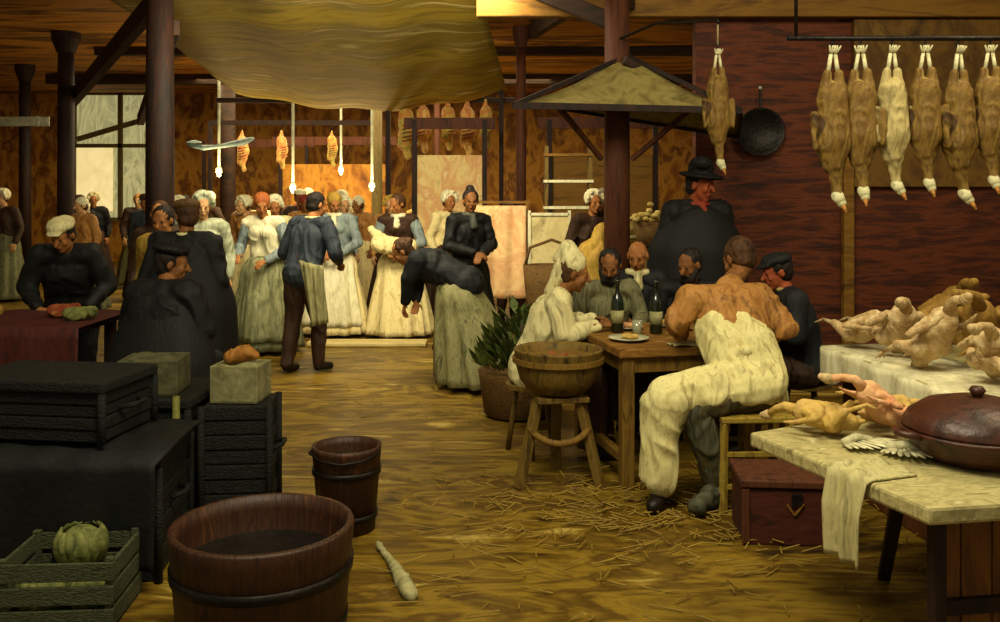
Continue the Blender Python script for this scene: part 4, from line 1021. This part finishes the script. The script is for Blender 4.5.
blob('orange_scraps', [((-1.42, 4.86, .825), (-1.34, 4.88, .84), .035, .045), ((-1.33, 4.86, .85), (-1.29, 4.87, .83), .03, .025)], M_['beak'], 'orange scraps heaped on the pale greyish box', 'food')
gk = MB().tube((-1.61, 4.60, 0), (-1.60, 4.57, .68), .020, .017); tag(gk.build('wooden_stake', paint('green_yellow_stake', [(70,70,20), (118,116,48)], 10), smooth=True, origin=V((-1.61, 4.60, 0))), 'upright yellow green wooden stake between the black hampers', 'stake')
# black cloth thrown over the front hamper
def bc(u, v):
    x = -2.5+1.05*u; y = 4.52-.62*v
    z = .575 if v < .5 else .575-.5*(v-.5)*1.9; y = max(y, 3.90) if v > .5 else y
    if v > .5: y = 3.915-.05*math.sin(u*17+v*3)*(v-.5)-.03
    return V((x, y, z+.004*math.sin(u*31+v*9)))
tag(MB().sheet(bc, 40, 30, .01).build('cloth', M_['black'], smooth=True, origin=V((-2, 4.2, 0))), 'black cloth thrown over the big hamper', 'cloth')
# greenish crate with cabbages in the corner
ck_ = thing('slatted_crate', 'greenish grey slatted crate in the lower left corner', 'crate', (-1.72, 3.72, 0), R(4))
for z in (.05, .14, .23):
    for q in (-1, 1):
        MB().box((0, q*.17, z), (.44, .015, .07)).build('slat', M_['wicker2'], ck_, bevel=.003); MB().box((q*.21, 0, z), (.015, .33, .07)).build('slat', M_['wicker2'], ck_, bevel=.003)
for x in (-.2, .2):
    for y in (-.155, .155): MB().box((x, y, .14), (.03, .03, .28)).build('corner_post', M_['wicker2'], ck_, bevel=.003)
MB().box((0, 0, .01), (.42, .33, .018)).build('crate_bottom', M_['wicker2'], ck_)
def cabbage():
    t = thing('cabbage', 'x', 'cabbage', (0, 0, 0), 0, 'cabbages in the crate')
    MB().ball((0, 0, .08), (.085, .085, .08), nu=20, nv=12).build('heart', M_['cabbage'], t, smooth=True)
    for i in range(7):
        a = i*.9
        def lf(u, v, a=a):
            th = a+(u-.5)*1.3; ph = -.9+1.7*v; r = .092+.012*v+.006*math.sin(u*15+v*5)
            return V((math.cos(th)*math.cos(ph)*r, math.sin(th)*math.cos(ph)*r, .08+math.sin(ph)*r*.95))
        MB().sheet(lf, 10, 8, .004).build('leaf', M_['cabbage'], t, smooth=True)
    return t
cb = cabbage()
for i, (x, y, lab) in enumerate([(-1.82, 3.68, 'cabbage in the left half of the slatted crate'), (-1.62, 3.70, 'cabbage in the right half of the slatted crate'), (-1.72, 3.80, 'cabbage at the back of the slatted crate')]):
    place_copy(cb, i == 0, (x, y, .02 if i < 2 else .16), (0, 0, i*1.1), lab, 1.02)
# big tub
tu = thing('wooden_tub', 'large round dark wooden tub in the left foreground', 'tub', (-.89, 3.47, 0))
MB().lathe([(.29, 0), (.30, .0), (.335, .40), (.34, .445), (.335, .455), (.315, .455), (.305, .40), (.275, .05), (.01, .045)], 48).build('staves', M_['tub'], tu, smooth=True); _sv = kids(tu)[-1]
for z, r in ((.10, .308), (.30, .329)): MB().lathe([(r-.004, z-.018), (r+.006, z-.018), (r+.008, z+.018), (r-.002, z+.018)], 48).build('hoop', M_['iron'], _sv, smooth=True)
MB().lathe([(.29, .25), (.292, .262), (.01, .264)], 40).build('wet_contents', M_['tubin'], tu, smooth=True)
# bucket
bk = thing('wooden_bucket', 'dark brown wooden bucket behind the large tub', 'bucket', (-.77, 4.65, 0))
MB().lathe([(.13, 0), (.14, 0), (.172, .40), (.174, .42), (.158, .42), (.15, .38), (.125, .04), (.01, .035)], 36).build('staves', M_['tub'], bk, smooth=True); _sv = kids(bk)[-1]
for z, r in ((.08, .148), (.30, .166)): MB().lathe([(r-.003, z-.014), (r+.006, z-.014), (r+.007, z+.014), (r-.001, z+.014)], 36).build('hoop', M_['iron'], _sv, smooth=True)
MB().lathe([(.151, .34), (.152, .348), (.01, .35)], 30).build('contents', paint('grey_brown_water', [(60,50,26), (96,82,44)], 6, rough=.2), bk, smooth=True)
MB().path([(-.165, 0, .41), (-.17, -.08, .40), (-.10, -.16, .38), (0, -.185, .37), (.10, -.16, .38), (.17, -.08, .40), (.165, 0, .41)], .007, 8).build('bail_handle', M_['iron'], bk, smooth=True)
# crumpled paper / rag strips on the floor
blob('rag', [((-.58, 4.40, .015), (-.50, 4.20, .02), .014, .016), ((-.50, 4.20, .02), (-.42, 3.98, .025), .016, .030), ((-.42, 3.98, .02), (-.37, 3.84, .02), .036, .03)], M_['paper'], 'crumpled whitish rag on the floor right of the large tub', 'rag')
# straw on the floor
k = MB()
def straws(n, fn, l0=.05, l1=.16):
    for _ in range(n):
        x, y = fn(); a = random.random()*3.14; L_ = random.uniform(l0, l1)
        p = V((x, y, .004+random.random()*.02)); q = p + V((math.cos(a)*L_, math.sin(a)*L_*.6, random.random()*.02)); k.path([p, q], .0035, 4)
straws(420, lambda: (random.gauss(.7, .55), random.gauss(4.9, .35)))
straws(160, lambda: (random.uniform(-.6, 2.2), random.uniform(3.6, 5)))
straws(80, lambda: (random.uniform(-1.5, .3), random.uniform(5, 8)))
tag(k.build('straw', M_['straw']), 'yellow straw scattered on the earth floor around the table', 'straw', kind='stuff')
